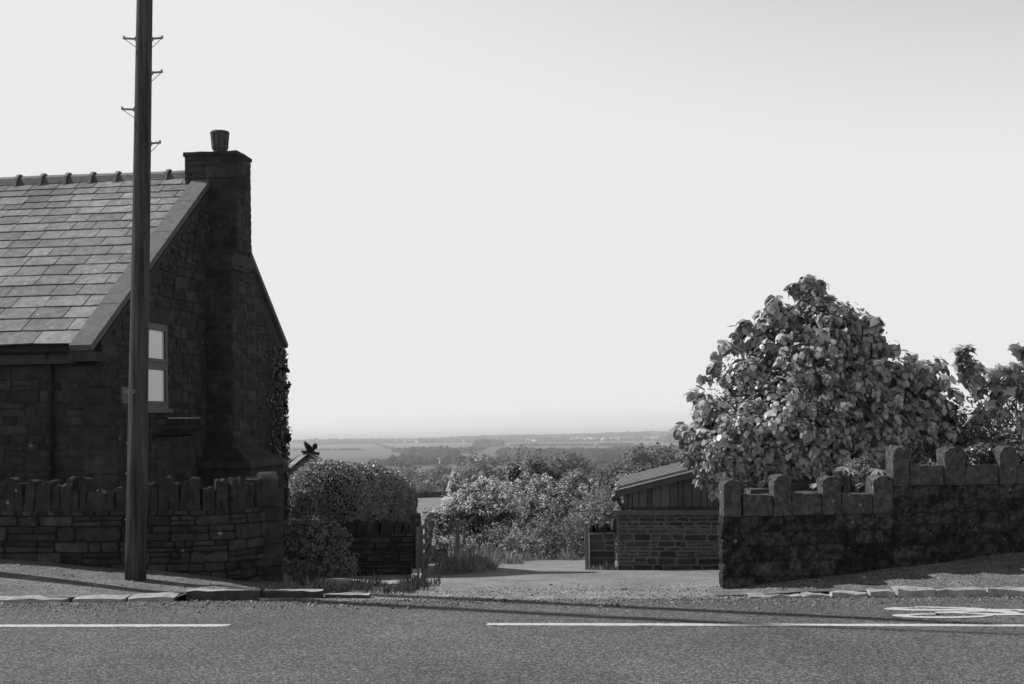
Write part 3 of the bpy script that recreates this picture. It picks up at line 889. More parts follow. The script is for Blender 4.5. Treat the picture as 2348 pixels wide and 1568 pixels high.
# core
N = 80
for i in range(N):
    s0, s1 = S1 * i / N, S1 * (i + 1) / N
    p = [Mf(s0, -.45, 0), Mf(s1, -.45, 0), Mf(s1, -.45, -.32), Mf(s0, -.45, -.32)]
    t_ = [Mf(s0, CB - .01, 0), Mf(s1, CB - .01, 0), Mf(s1, CB - .01, -.32), Mf(s0, CB - .01, -.32)]
    mb.hexa(p + t_, 1)
rubble(mb, Mf, 0, S1, -.42, CB, h=(.07, .21), ratio=(1.2, 3.4), gap=.02, depth=.04, seed=77, jit=.01)
mb.build('wall_body', [M['rubble'], M['mortar_dark']], lw)
# cope stones set on edge
rk = random.Random(31); s = 5.0; k = 0
Ltot = S1
allc = []
s = S1
px_stop = 0
cop = []
while s > 5.0:
    p, d = at_(s)
    right = max(0.0, min(1.0, (p.x + 4.4) / 1.0))
    wd_ = rk.uniform(.07, .15) * (1 - right) + rk.uniform(.05, .085) * right
    hh = (rk.uniform(.33, .47) if rk.random() < .8 else rk.uniform(.24, .33)) * (1 - right) + rk.uniform(.36, .42) * right
    m_ = MB()
    c = Mf(s - wd_ / 2, CB - .015, -.14)
    ang = math.atan2(d.y, d.x)
    rough_box(m_, c, (wd_ * .93, rk.uniform(.26, .34), hh), (2, 3, 5), .009, .22, ang, rk.randrange(9999), top=.022, shear=(rk.uniform(-.10, .10) * (1 - right), 0))
    m_.build('cope_stone', M['rubble'], lw)
    s -= wd_; k += 1
# round-headed end stone and its pier
ep = MB(); c = P(616, 1290, 17.75); c = Vector((c.x, 17.8, 0))
def hp(x, y, z): return c + Vector((x * math.cos(R(24)) - y * math.sin(R(24)), x * math.sin(R(24)) + y * math.cos(R(24)), z))
prof = [(-.13, .90), (-.13, 1.18)] + [(-.13 + .26 * .5 * (1 - math.cos(t)), 1.18 + .2 * math.sin(t)) for t in [R(a) for a in range(15, 180, 15)]] + [(.13, 1.18), (.13, .90)]
prof = [(y * 1.55, z) for y, z in prof]
def PY(x, yy, z): return hp(x, yy, z)
n = len(prof)
# arch faces the drive
ep.add([PY(-.14, y, z) for y, z in prof] + [PY(.1, y, z) for y, z in prof], [tuple(range(n)), tuple(range(n, 2 * n))[::-1]] + [(i, (i + 1) % n, n + (i + 1) % n, n + i)[::-1] for i in range(n)])
zz = -.5
while zz < .88:
    hq = rk.uniform(.2, .34); hq = min(hq, .895 - zz)
    rough_box(ep, c + Vector((0, 0, zz)), (.30, .44, hq - .012), (3, 3, 2), .006, .08, R(24), int(zz * 100) + 70)
    zz += hq
ep.build('end_pier', M['rubble'], lw)

# ------------------------------------------------------------------ castellated wall on the right
cw = empty('castellated_wall', (4.5, 15.3, .1), "blackened stone wall with castellated stepped top beside the right pavement", "wall")
def C7(cx, cy): return ((2640 + cx / 1.9567) / 1.6361, (1600 + cy / 1.9567) / 1.6358)
def onW(cx, cy, dy=0.0):
    px, py = C7(cx, cy); u, v = unroll(px, py)
    # solve Y = wallY(X), X = u/F Y
    k = u / F; a = .6 / 4.0
    Y = (15.0 - a * 2.55) / (1 - a * k)
    return Vector((k * Y, Y, HC + v / F * Y))
X0 = onW(150, 900).x
wd3 = Vector((1, .15, 0)).normalized(); wn = Vector((0, -1, 0))
O = Vector((X0, wallY(X0), 0))
def CW(s, z, n): return O + wd3 * s + wn * n + Vector((0, 0, z))
def skew(mb, cx):
    k = wd3.y / wd3.x
    mb.v = [(x, y + k * (x - cx), z) for x, y, z in mb.v]
def sz(cx, cy): p = onW(cx, cy); return (p - O).dot(wd3), p.z
s_step, z_lo = sz(1385, 640); _, z_hi = sz(1600, 433); z_lo = sz(700, 650)[1]
S_END = 24.0
mb = MB(); TH = .30
for (a, b, zt) in ((.004, s_step, z_lo), (s_step, S_END, z_hi)):
    p = [CW(a, -.5, 0), CW(b, -.5, 0), CW(b, -.5, -TH), CW(a, -.5, -TH)]
    mb.hexa(p + [CW(a, zt - .004, 0), CW(b, zt - .004, 0), CW(b, zt - .004, -TH), CW(a, zt - .004, -TH)], 1)
rubble(mb, CW, 0, s_step, -.2, z_lo, h=(.14, .19), ratio=(1.4, 3.8), gap=.008, depth=.016, seed=50, jit=.003)
rubble(mb, CW, s_step, S_END, z_lo + .002, z_hi, h=(.14, .18), ratio=(1.4, 3.8), gap=.008, depth=.016, seed=51, jit=.003)
rubble(mb, CW, s_step, S_END, -.2, z_lo, h=(.14, .19), ratio=(1.6, 4.2), gap=.008, depth=.016, seed=52, jit=.003)
# the end face towards the drive, rough
rubble(mb, lambda s, z, n: CW(-n, z, -s), -.01, TH, -.3, z_lo, h=(.12, .2), ratio=(.9, 2.2), gap=.012, depth=.03, seed=53, jit=.008)
mb.build('wall_body', [M['castle'], M['mortar_dark']], cw)
mer = [(142, 274, 405, 655), (512, 640, 368, 648), (870, 1006, 378, 643), (1242, 1384, 372, 640), (1386, 1505, 158, 435), (1765, 1912, 165, 430), (2168, 2290, 158, 428)]
import itertools
sA, sB = sz(1765, 300)[0], sz(2168, 300)[0]
for i, (x0, x1, y0, y1) in enumerate(mer):
    a, zt = sz(x0, y0); b, zb = sz(x1, y1)
    zb = z_lo if i < 4 else z_hi
    m_ = MB()
    rough_box(m_, CW((a + b) / 2, zb + .002, -TH / 2 + .006), (b - a, TH + .014, zt - zb - .01), (8, 7, 9), .007, .12, 0.0, 200 + i, top=.012)
    skew(m_, CW((a + b) / 2, 0, 0).x)
    # worn round head
    vs_ = []
    ca = CW((a + b) / 2, 0, -TH / 2)
    for v_ in m_.v:
        v_ = Vector(v_); t = (v_.z - zb) / (zt - zb)
        if t > .86:
            dx = abs((v_ - ca).dot(wd3)) / ((b - a) / 2)
            v_.z += .024 * (1 - dx ** 2) - .014 * dx ** 3
        vs_.append(tuple(v_))
    m_.v = vs_
    m_.build('merlon', M['castle_top'], cw)
for s_ in range(12):
    a = sB + (s_ + 1) * (sB - sA); m_ = MB()
    rough_box(m_, CW(a + .11, z_hi + .002, -TH / 2 + .006), (.22, TH + .014, .42), (5, 5, 5), .006, .10, 0.0, 300 + s_, top=.012); skew(m_, CW(a + .11, 0, 0).x)
    m_.build('merlon', M['castle_top'], cw)
for i, (x0, x1, y0) in enumerate(((288, 506, 508), (650, 864, 496), (1016, 1236, 500), (1515, 1758, 290), (1922, 2160, 287), (2300, 2560, 285), (2700, 2950, 285), (3090, 3340, 285), (3480, 3730, 285), (3870, 4120, 285), (4260, 4520, 285), (4660, 4920, 285))):
    a, zt = sz(x0, y0); b, _ = sz(x1, y0); zb = z_lo if i < 3 else z_hi
    m_ = MB(); rough_box(m_, CW((a + b) / 2, zb + .002, -TH / 2 - .006), (b - a, TH - .02, zt - zb), (6, 4, 4), .003, .05, 0.0, 400 + i, top=.006); skew(m_, CW((a + b) / 2, 0, 0).x)
    m_.build('crenel_block', M['castle_top'], cw)

# ------------------------------------------------------------------ kerb stones
kl = empty('kerb', (-5, 14.7, 0), kind='structure'); kr = empty('kerb', (5, 14.5, 0), kind='structure')
rk = random.Random(8)
def kstone(x0, x1, w_, ht, z0, par, seed, y_off=0, tilt=0, amp=.006, shade_face=False):
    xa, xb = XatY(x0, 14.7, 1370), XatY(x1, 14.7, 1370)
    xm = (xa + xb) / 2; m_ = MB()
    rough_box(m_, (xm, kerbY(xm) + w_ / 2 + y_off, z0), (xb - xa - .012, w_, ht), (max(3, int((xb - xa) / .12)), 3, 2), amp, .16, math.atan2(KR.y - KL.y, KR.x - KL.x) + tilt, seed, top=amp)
    ko = m_.build('kerb_stone', [M['kerb'], M['kerb_face']] if shade_face else M['kerb'], par)
    if shade_face:  # upright faces take the darker, shade-coloured material
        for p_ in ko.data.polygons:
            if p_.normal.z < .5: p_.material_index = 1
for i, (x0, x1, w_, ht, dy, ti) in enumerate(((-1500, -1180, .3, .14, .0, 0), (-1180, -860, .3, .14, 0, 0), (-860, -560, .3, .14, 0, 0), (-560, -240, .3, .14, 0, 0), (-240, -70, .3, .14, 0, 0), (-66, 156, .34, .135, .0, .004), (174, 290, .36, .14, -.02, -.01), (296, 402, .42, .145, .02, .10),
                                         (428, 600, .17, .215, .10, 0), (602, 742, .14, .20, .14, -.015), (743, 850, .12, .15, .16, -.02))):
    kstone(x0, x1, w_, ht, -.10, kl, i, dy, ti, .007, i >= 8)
x = 1636
i = 0
while x < 3600:
    L_ = rk.uniform(55, 120)
    h_ = .10 + min(.075, (x - 1636) / 400 * .07)
    kstone(x, x + L_, rk.uniform(.24, .32), h_ + rk.uniform(-.012, .012), -.095, kr, 500 + i, rk.uniform(-.01, .015), rk.uniform(-.015, .015), .012)
    x += L_ + rk.uniform(-4, 3); i += 1

# ------------------------------------------------------------------ loose chippings
def pebbles():
    r = np.random.RandomState(4); n = 9000
    X = r.uniform(-9, 8, n); Y = 14.55 - np.abs(r.normal(0, .38, n)); Z = np.zeros(n) + .004
    # on the drive mouth and pavements
    n2 = 3500
    X2 = r.uniform(-3.0, 2.6, n2); Y2 = 14.5 + np.abs(r.normal(0, .9, n2)); Z2 = np.array([drz(a, b) for a, b in zip(X2, Y2)])
    n3 = 1600
    X3 = r.uniform(-9, -3.2, n3); Y3 = r.uniform(14.95, 16.9, n3); Z3 = np.array([lpz(a, b) for a, b in zip(X3, Y3)])
    n4 = 1500
    X4 = r.uniform(2.9, 7.5, n4); Y4 = np.array([kerbY(a) + .25 + r.uniform(0, 1) * max(.05, wallY(a) - kerbY(a) - .3) for a in X4])
    Z4 = np.array([rpave(((a - 2.35) / 45) ** (1 / 1.4), (b - kerbY(a) - .16) / max(.1, wallY(a) + .12 - kerbY(a) - .16))[2] for a, b in zip(X4, Y4)])
    X = np.concatenate([X, X2, X3, X4]); Y = np.concatenate([Y, Y2, Y3, Y4]); Z = np.concatenate([Z, Z2, Z3, Z4])
    n = len(X); sz_ = r.uniform(.003, .010, n) * (1 + (r.rand(n) > .96) * 1.2)
    base = np.array([(-1, -1, 0), (1, -1, 0), (1, 1, 0), (-1, 1, 0), (-.5, -.6, .9), (.6, -.5, 1.0), (.5, .6, .8), (-.6, .5, 1.0)])
    fq = np.array([(0, 1, 5, 4), (1, 2, 6, 5), (2, 3, 7, 6), (3, 0, 4, 7), (4, 5, 6, 7)])
    V = base[None] * sz_[:, None, None] * (1 + r.uniform(-.35, .35, (n, 8, 3)))
    th = r.uniform(0, 6.28, n); c, s = np.cos(th)[:, None], np.sin(th)[:, None]
    x = V[:, :, 0] * c - V[:, :, 1] * s + X[:, None]; y = V[:, :, 0] * s + V[:, :, 1] * c + Y[:, None]; z = V[:, :, 2] + Z[:, None] - .001
    V = np.stack([x, y, z], -1).reshape(-1, 3)
    Fq = (fq[None] + (np.arange(n) * 8)[:, None, None]).reshape(-1, 4)
    o = link('loose_chippings', np_mesh('loose_chippings', V, Fq, M['pebble']))
    tag(o, "loose dark chippings scattered along the gutter and drive mouth", "gravel", kind='stuff')
pebbles()

# ------------------------------------------------------------------ foliage
LEAF = {
    'diamond': (np.array([(0, 0, 0), (.42, .45, .07), (0, 1, 0), (-.42, .45, .07)]), np.array([(0, 1, 2, 3)])),
    'heart': (np.array([(0, 0, 0), (.26, -.12, -.08), (.44, .20, -.16), (.36, .60, -.16), (.04, 1, -.22), (-.34, .62, -.10), (-.46, .22, -.12), (-.28, -.10, -.04)]),
              np.array([(0, 1, 2, 3), (0, 3, 4, 4), (0, 4, 5, 5), (0, 5, 6, 7)])),
    'long': (np.array([(0, 0, 0), (.13, .35, .03), (.09, .75, 0), (0, 1, -.06), (-.09, .75, 0), (-.13, .35, .03)]), np.array([(0, 1, 2, 3), (0, 3, 4, 5)])),
    'maple': (np.array([(0, 0, 0), (.5, -.12, .04), (.42, .18, .06), (.68, .42, .02), (.30, .52, .05), (0, 1, -.04), (-.30, .52, .05), (-.68, .42, .02), (-.42, .18, .06), (-.5, -.12, .04)]),
              np.array([(0, 1, 2, 2), (0, 2, 3, 4), (0, 4, 5, 6), (0, 6, 7, 8), (0, 8, 9, 9)])),
}
def leaves(name, pos, nrm, tip, size, shape, m, parent=None):
    """pos, nrm, tip (n,3); size (n,)"""
    V0, F0 = LEAF[shape]
    nrm = nrm / (np.linalg.norm(nrm, axis=1, keepdims=True) + 1e-9)
    tip = tip - nrm * (tip * nrm).sum(1, keepdims=True)
    tip = tip / (np.linalg.norm(tip, axis=1, keepdims=True) + 1e-9)
    sd_ = np.cross(tip, nrm)
    V = pos[:, None, :] + size[:, None, None] * (V0[None, :, 0:1] * sd_[:, None, :] + V0[None, :, 1:2] * tip[:, None, :] + V0[None, :, 2:3] * nrm[:, None, :])
    k = len(V0)
    V = V.reshape(-1, 3); c = V.mean(0)
    me = bpy.data.meshes.new(name)
    n = len(pos)
    tri = []
    for f in F0:
        f = list(dict.fromkeys(int(i) for i in f)); tri.append(f)
    quads = [f for f in tri if len(f) == 4]; tris = [f for f in tri if len(f) == 3]
    loops = []; starts = []; tot = []; cur = 0
    off = (np.arange(n) * k)[:, None]
    for grp, m_ in ((quads, 4), (tris, 3)):
        if not grp: continue
        A = (np.array(grp)[None] + off[:, :, None]).reshape(-1, m_)
        loops.append(A.ravel()); starts.append(cur + np.arange(len(A)) * m_); tot.append(np.full(len(A), m_)); cur += A.size
    loops = np.concatenate(loops); starts = np.concatenate(starts); tot = np.concatenate(tot)
    me.vertices.add(len(V)); me.vertices.foreach_set('co', (V - c).astype(np.float32).ravel())
    me.loops.add(len(loops)); me.loops.foreach_set('vertex_index', loops.astype(np.int32))
    me.polygons.add(len(starts)); me.polygons.foreach_set('loop_start', starts.astype(np.int32)); me.polygons.foreach_set('loop_total', tot.astype(np.int32))
    me.materials.append(m); me.update(calc_edges=True)
    return link(name, me, parent, tuple(c))

def unit(r, n):
    v = r.normal(size=(n, 3)); return v / np.linalg.norm(v, axis=1, keepdims=True)

def cloud(blobs, n, clump_n, clump_r, seed, shell=.32, droop=.5, up=.35, flat=0.0):
    """leaf positions grouped in clumps over the skins of the blobs; blobs (x,y,z,rx,ry,rz)"""
    r = np.random.RandomState(seed); B = np.array(blobs, float)
    area = (B[:, 3] * B[:, 4] + B[:, 3] * B[:, 5] + B[:, 4] * B[:, 5]); pr = area / area.sum()
    bi = r.choice(len(B), clump_n, p=pr)
    d = unit(r, clump_n); rad = 1 - np.abs(r.normal(0, shell, clump_n)); rad = np.clip(rad, .15, 1.06); stray = r.rand(clump_n) < .13; rad = np.where(stray, r.uniform(1.0, 1.3 if clump_n > 1200 else 1.15, clump_n), rad)
    C = B[bi, :3] + d * B[bi, 3:] * rad[:, None]
    nrmC = d / B[bi, 3:]; nrmC /= np.linalg.norm(nrmC, axis=1, keepdims=True)
    ci = r.choice(clump_n, n)
    cr = clump_r * r.uniform(.5, 1.35, clump_n) * np.where(stray, .6, 1.0)
    dd = unit(r, n); rr_ = r.rand(n) ** .45
    pos = C[ci] + dd * (rr_ * cr[ci])[:, None]
    nr = nrmC[ci] * .7 + dd * .8 + unit(r, n) * .55 + np.array([0, 0, up])
    tip = nrmC[ci] * .5 + dd * .5 + unit(r, n) * .6 + np.array([0, 0, -droop])
    return pos, nr, tip, r, C, nrmC

def branches(name, base, targets, r0, m, parent, seed, spread=.4, n_sub=3):
    r = random.Random(seed); mb = MB(); base = Vector(base)
    for t in targets:
        t = Vector(t); mid = base.lerp(t, .45) + Vector((r.uniform(-1, 1), r.uniform(-1, 1), r.uniform(0, .6))) * (t - base).length * .10
        m2 = mid.lerp(t, .55) + Vector((r.uniform(-1, 1), r.uniform(-1, 1), r.uniform(0, 1))) * (t - base).length * .05
        rr0 = r0 * r.uniform(.6, 1.1)
        mb.tube([base + Vector((r.uniform(-1, 1), r.uniform(-1, 1), 0)) * r0, mid, m2, t], [rr0, rr0 * .6, rr0 * .35, rr0 * .1], 6)
        for _ in range(n_sub):
            a = mid.lerp(t, r.uniform(.1, .8)); L_ = (t - base).length * spread * r.uniform(.4, 1)
            b = a + Vector((r.uniform(-1, 1), r.uniform(-1, 1), r.uniform(-.1, 1))).normalized() * L_
            mb.tube([a, a.lerp(b, .5) + Vector((0, 0, .05 * L_)), b], [rr0 * .3, rr0 * .18, rr0 * .06], 5)
    return mb.build(name, m, parent)

def bl(px, py, rx, rz, Y, ry=None):          # a blob from its place and size, given at a real depth
    p = P(px, py, Y); return (p.x, p.y, p.z, rx / F * Y, (ry if ry else (rx / F * Y)), rz / F * Y)

# --- large broad-leaved tree behind the castellated wall
bt = empty('broad_leaved_tree', (4.6, 18.0, .1), "big leafy tree with large drooping leaves rising behind the castellated wall", "tree")
blobs = [bl(1840, 905, 165, 160, 18.0, .9), bl(1790, 980, 185, 120, 17.6, .8), bl(1700, 1010, 120, 95, 17.5, .7), bl(1668, 1045, 74, 72, 17.4, .5), bl(1868, 785, 74, 105, 18.1, .6),
         bl(1860, 690, 36, 55, 18.1, .25), bl(1785, 735, 45, 42, 18.0, .3), bl(1706, 870, 54, 52, 17.9, .45), bl(1962, 795, 70, 70, 18.2, .5), bl(2000, 900, 120, 110, 18.3, .9),
         bl(2090, 950, 95, 105, 18.4, .7), bl(2080, 874, 76, 60, 18.4, .45), bl(2010, 1010, 150, 80, 18.0, .8), bl(1632, 940, 42, 46, 17.6, .35), bl(1602, 1015, 30, 36, 17.5, .3), bl(1860, 1060, 150, 60, 17.4, .5),
         bl(1990, 750, 34, 26, 18.2, .22), bl(1920, 722, 36, 30, 18.1, .22), bl(2150, 970, 66, 84, 18.5, .45), bl(1740, 790, 60, 50, 18, .35)]
blobs = [(b[0], b[1], b[2], b[3] * .93, b[4], b[5] * .93) for b in blobs]
pos, nr, tip, r, C, NC = cloud(blobs, 44000, 1500, .15, 11, shell=.36, droop=1.1, up=.3)
szs = .028 + .085 * r.rand(len(pos)) ** 1.4
ok = pos[:, 1] > 15.0 + .15 * (pos[:, 0] - 2.55) + .42
big = [(pos[ok], nr[ok], tip[ok], szs[ok])]
inner = cloud([(b[0], b[1], b[2], b[3] * .7, b[4] * .7, b[5] * .7) for b in blobs], 9000, 500, .16, 12, shell=.5, droop=1.0, up=.3)
ok2 = inner[0][:, 1] > 15.0 + .15 * (inner[0][:, 0] - 2.55) + .42
big.append((inner[0][ok2], inner[1][ok2], inner[2][ok2], .06 + .08 * inner[3].rand(int(ok2.sum()))))
# sprigs that break the outline
def sprigs(name, pts_px, Y, n, size, m, parent, seed, shape='heart', rad=.14, droop=1.0):
    bb = [bl(x, y, rad * F / Y, rad * F / Y * .8, Y + (i % 3) * .1) for i, (x, y) in enumerate(pts_px)]
    pos, nr, tip, r, C, NC = cloud(bb, n, len(bb) * 3, rad * .6, seed, shell=.5, droop=droop, up=.3)
    if name is None: return (pos, nr, tip, r.uniform(size * .7, size * 1.2, n))
    return leaves(name, pos, nr, tip, r.uniform(size * .7, size * 1.2, n), shape, m, parent)
big.append(sprigs(None, [(1850, 642), (1870, 650), (1822, 662), (1780, 690), (1868, 690), (1888, 700), (1672, 792), (1640, 845), (1625, 858), (1570, 1005), (1562, 1015), (1605, 930), (1612, 1105), (1650, 1122), (1620, 1095), (1650, 1100), (2008, 745), (2025, 775), (1930, 712), (2140, 862), (2150, 875), (1590, 985), (1575, 1045), (1655, 795), (1612, 862), (1600, 905), (1565, 985), (1735, 735), (1900, 700), (1955, 732), (2000, 740), (2040, 795), (2085, 815), (2110, 835), (2160, 868), (2185, 905), (1768, 705), (1690, 775), (1640, 812), (1708, 745), (1690, 760), (1748, 740)], 17.8, 700, .14, M['leaf'], bt, 19, rad=.11))
leaves('crown', *[np.concatenate([b[i] for b in big]) for i in range(4)], 'heart', M['leaf'], bt)
# small-leaved undergrowth that shows between the big leaves
pos, nr, tip, r, C, NC = cloud(blobs[:4] + blobs[7:8] + blobs[12:14], 9000, 500, .16, 14, shell=.35, droop=.2)
ok = pos[:, 1] > 15.0 + .15 * (pos[:, 0] - 2.55) + .42
leaves('inner_twigs_foliage', pos[ok], nr[ok], tip[ok], r.uniform(.03, .06, len(pos))[ok], 'diamond', M['leaf'], bt)
rc = random.Random(3)
branches('branches', (4.6, 18.1, 0), [C[i] for i in rc.sample(range(len(C)), 20)] + [tuple(P(x, y, 18)) for x, y in ((1850, 660), (1790, 700), (1640, 855), (1580, 1000), (2010, 760), (2130, 870), (1925, 730), (1900, 800))], .05, M['bark'], bt, 4, .08)

# --- darker shrubs on the right
sr = empty('laurel_shrub', (7.0, 18.6, .2), "dark long-leaved shrub filling the gap right of the big tree", "shrub")
blobs = [bl(2190, 985, 80, 75, 18.4, .5), bl(2280, 1000, 110, 80, 18.6, .6), bl(2370, 960, 90, 110, 18.8, .6), bl(2220, 1040, 110, 50, 18, .4), bl(2300, 900, 50, 50, 18.6, .35), bl(2470, 940, 110, 130, 19, .7)]
pos, nr, tip, r, C, NC = cloud(blobs, 5200, 420, .15, 23, shell=.35, droop=.2, up=.5)
leaves('crown', pos, nr, tip, r.uniform(.08, .15, len(pos)), 'long', M['leaf_dark'], sr)
branches('branches', (7.0, 18.6, 0), [C[i] for i in range(12)], .03, M['bark'], sr, 5)
mp = empty('maple_sapling', (7.3, 18.0, .2), "maple sapling shoots with jagged leaves standing up at the right edge", "sapling")
sprigs('crown', [(2212, 805), (2205, 832), (2225, 850), (2235, 872), (2212, 862), (2240, 895), (2225, 830)], 17.9, 150, .17, M['leaf'], mp, 33, 'maple', .12, 1.4)
sprigs('crown', [(2275, 850), (2290, 870), (2315, 845), (2340, 800), (2345, 825), (2330, 875), (2300, 905), (2275, 880), (2250, 960), (2245, 985), (2290, 1010), (2350, 900), (2265, 930), (2340, 960)], 18.0, 330, .16, M['leaf'], mp, 34, 'maple', .16, 1.2)
branches('branches', (7.2, 18.05, 0), [tuple(P(x, y, 17.95)) for x, y in ((2212, 800), (2235, 880), (2290, 860), (2340, 810), (2330, 880), (2250, 970), (2370, 830))], .022, M['bark'], mp, 6, .15, 1)
# garden plants just behind the wall
def small_plant(name, label, cat, blobs, n, cn, cr, size, shape, m, seed, droop=.3, up=.5, shell=.3, wood=None, dense=None):
    e = empty(name, (blobs[0][0], blobs[0][1], blobs[0][2] - blobs[0][5]), label, cat)
    pos, nr, tip, r, C, NC = cloud(blobs, n, cn, cr, seed, shell=shell, droop=droop, up=up)
    leaves('foliage', pos, nr, tip, r.uniform(size * .7, size * 1.25, n), shape, m, e)
    if wood:
        branches('stems', wood, [C[i] for i in range(min(10, len(C)))], .018, M['bark'], e, seed)
    return e
small_plant('pale_shrub', "pale fine-leaved shrub just behind the middle of the castellated wall", "shrub", [bl(1975, 1078, 42, 30, 16.6, .2)], 1800, 70, .06, .028, 'diamond', M['bramble'], 61, wood=(4.6, 16.6, .1))
e = empty('rhododendron', P(1948, 1110, 16.2), "small rhododendron with a star of long leaves showing above the wall", "shrub")
pos = []; nr = []; tip = []; rr2 = random.Random(6)
for (cx, cy) in ((1946, 1075), (2010, 1075), (1935, 1070), (1985, 1108), (1880, 1108)):
    c = P(cx, cy, 16.1)
    for k in range(10):
        t = 2 * math.pi * k / 10 + rr2.uniform(-.2, .2); el = rr2.uniform(-.7, .3)
        pos.append(tuple(c)); tip.append((math.cos(t), math.sin(t), el)); nr.append((math.cos(t) * .3, math.sin(t) * .3 - .3, 1))
leaves('foliage', np.array(pos), np.array(nr, float), np.array(tip, float), np.random.RandomState(2).uniform(.13, .19, len(pos)), 'long', M['leaf'], e)
mb = MB()
for (cx, cy) in ((1946, 1075), (2010, 1075), (1985, 1108), (1880, 1108)): mb.tube([P(cx, cy, 16.1), P(1950, 1200, 16.3)], [.008, .014], 5)
mb.build('stems', M['bark'], e)
small_plant('ivy_clump', "glossy ivy heaped over the right-hand merlons of the castellated wall", "ivy",
            [bl(2262, 1040, 60, 26, 15.85, .22), bl(2190, 1046, 26, 16, 15.7, .14), bl(2225, 1058, 26, 13, 15.72, .12), bl(2330, 1040, 50, 32, 16.0, .2), bl(2400, 1040, 50, 30, 16.1, .2)], 3600, 180, .055, .035, 'heart', M['ivy_lit'], 62)
# stone slab and boulder in the garden
sbm = MB(); c = P(1757, 1140, 16.5); rough_box(sbm, (c.x, c.y, .1), (.52, .3, P(1757, 1119, 16.5).z - .1), (5, 4, 3), .004, .05, .1, 5)
tag(sbm.build('stone_slab', M['castle_top']), "flat pale stone slab showing between the first two merlons", "stone slab")
sbm = MB(); c = P(1862, 1140, 16.5); rough_box(sbm, (c.x, c.y, .1), (.40, .3, P(1862, 1126, 16.5).z - .1), (5, 4, 3), .004, .05, .1, 6)
tag(sbm.build('stone_slab', M['castle_top']), "low stone slab showing between the second and third merlons", "stone slab")
sbm = MB(); c = P(1845, 1112, 16.9); rough_box(sbm, (c.x, c.y, .1), (.42, .3, P(1845, 1104, 16.9).z - .1), (6, 5, 5), .01, .6, .1, 7)
tag(sbm.build('boulder', M['garage_stone']), "rounded dark boulder behind the second merlon", "boulder")

# ------------------------------------------------------------------ outbuilding on the right of the drive
GY = 22.0
ob = empty('timber_outbuilding', P(1418, 1313, GY), "low outbuilding of rubble stone and dark boards with a ribbed mono-pitch roof", "outbuilding")
gx0 = XatY(1416, GY, 1250); gx1 = gx0 + 5.2; zf = P(1500, 1311, GY).z - .05
zt = P(1500, 1179, GY).z
mb = MB()
mb.hexa([Vector(p) for p in ((gx0, GY, zf - .3), (gx1, GY, zf - .3), (gx1, GY + 2.5, zf - .3), (gx0, GY + 2.5, zf - .3), (gx0, GY, zt), (gx1, GY, zt), (gx1, GY + 2.5, zt), (gx0, GY + 2.5, zt))], 1)
rubble(mb, lambda s, z, n: Vector((s, GY - n, z)), gx0 + .0, gx1, zf - .1, zt - .0, h=(.045, .13), ratio=(1.0, 4.6), gap=.032, depth=.010, seed=91, jit=.012, mi=0)
rubble(mb, lambda s, z, n: Vector((gx0 - n, s, z)), GY, GY + 2.5, zf - .1, zt, h=(.06, .17), ratio=(1.3, 4), gap=.025, depth=.012, seed=92, jit=.006)
mb.build('stone_wall', [M['garage_stone'], M['garage_mortar']], ob)
zc = P(1500, 1142, GY).z       # the stone ledge top
lg = MB(); lg.box(((gx0 + gx1) / 2 - .02, GY + 1.2, zt + .045), (gx1 - gx0 + .12, 2.66, .085)); lg.build('ledge', M['cope'], ob)
lg = MB(); lg.box(((gx0 + gx1) / 2 + .1, GY + .12, zt + .088 + .02), (gx1 - gx0, .1, .04)); lg.build('sole_plate', M['fascia'], ob)
# boarding
pA_, pB_ = P(1422, 1136, GY), P(1608, 1088, GY)
sl2 = (pB_.z - pA_.z) / (pB_.x - pA_.x)
def under(x): return pA_.z + (x - pA_.x) * sl2
bm_ = MB(); x = XatY(1430, GY, 1150); rg = random.Random(2)
zb0 = zt + .13
while x < gx1 - .05:
    w_ = rg.choice((.08, .11, .15, .16)); dy = rg.choice((0, .018))
    bm_.hexa([Vector(p) for p in ((x, GY + .05 - dy, zb0), (x + w_ - .014, GY + .05 - dy, zb0), (x + w_ - .014, GY + .09, zb0), (x, GY + .09, zb0), (x, GY + .05 - dy, under(x) - .01), (x + w_ - .014, GY + .05 - dy, under(x + w_) - .01), (x + w_ - .014, GY + .09, under(x + w_) - .01), (x, GY + .09, under(x) - .01))])
    x += w_
xb = XatY(1430, GY, 1150)
bm_.hexa([Vector(p) for p in ((xb, GY + .1, zb0), (gx1, GY + .1, zb0), (gx1, GY + 2.3, zb0), (xb, GY + 2.3, zb0), (xb, GY + .1, under(xb) - .03), (gx1, GY + .1, under(gx1) - .03), (gx1, GY + 2.3, under(gx1) - .03), (xb, GY + 2.3, under(xb) - .03))])
bm_.build('board_cladding', M['boards'], ob)
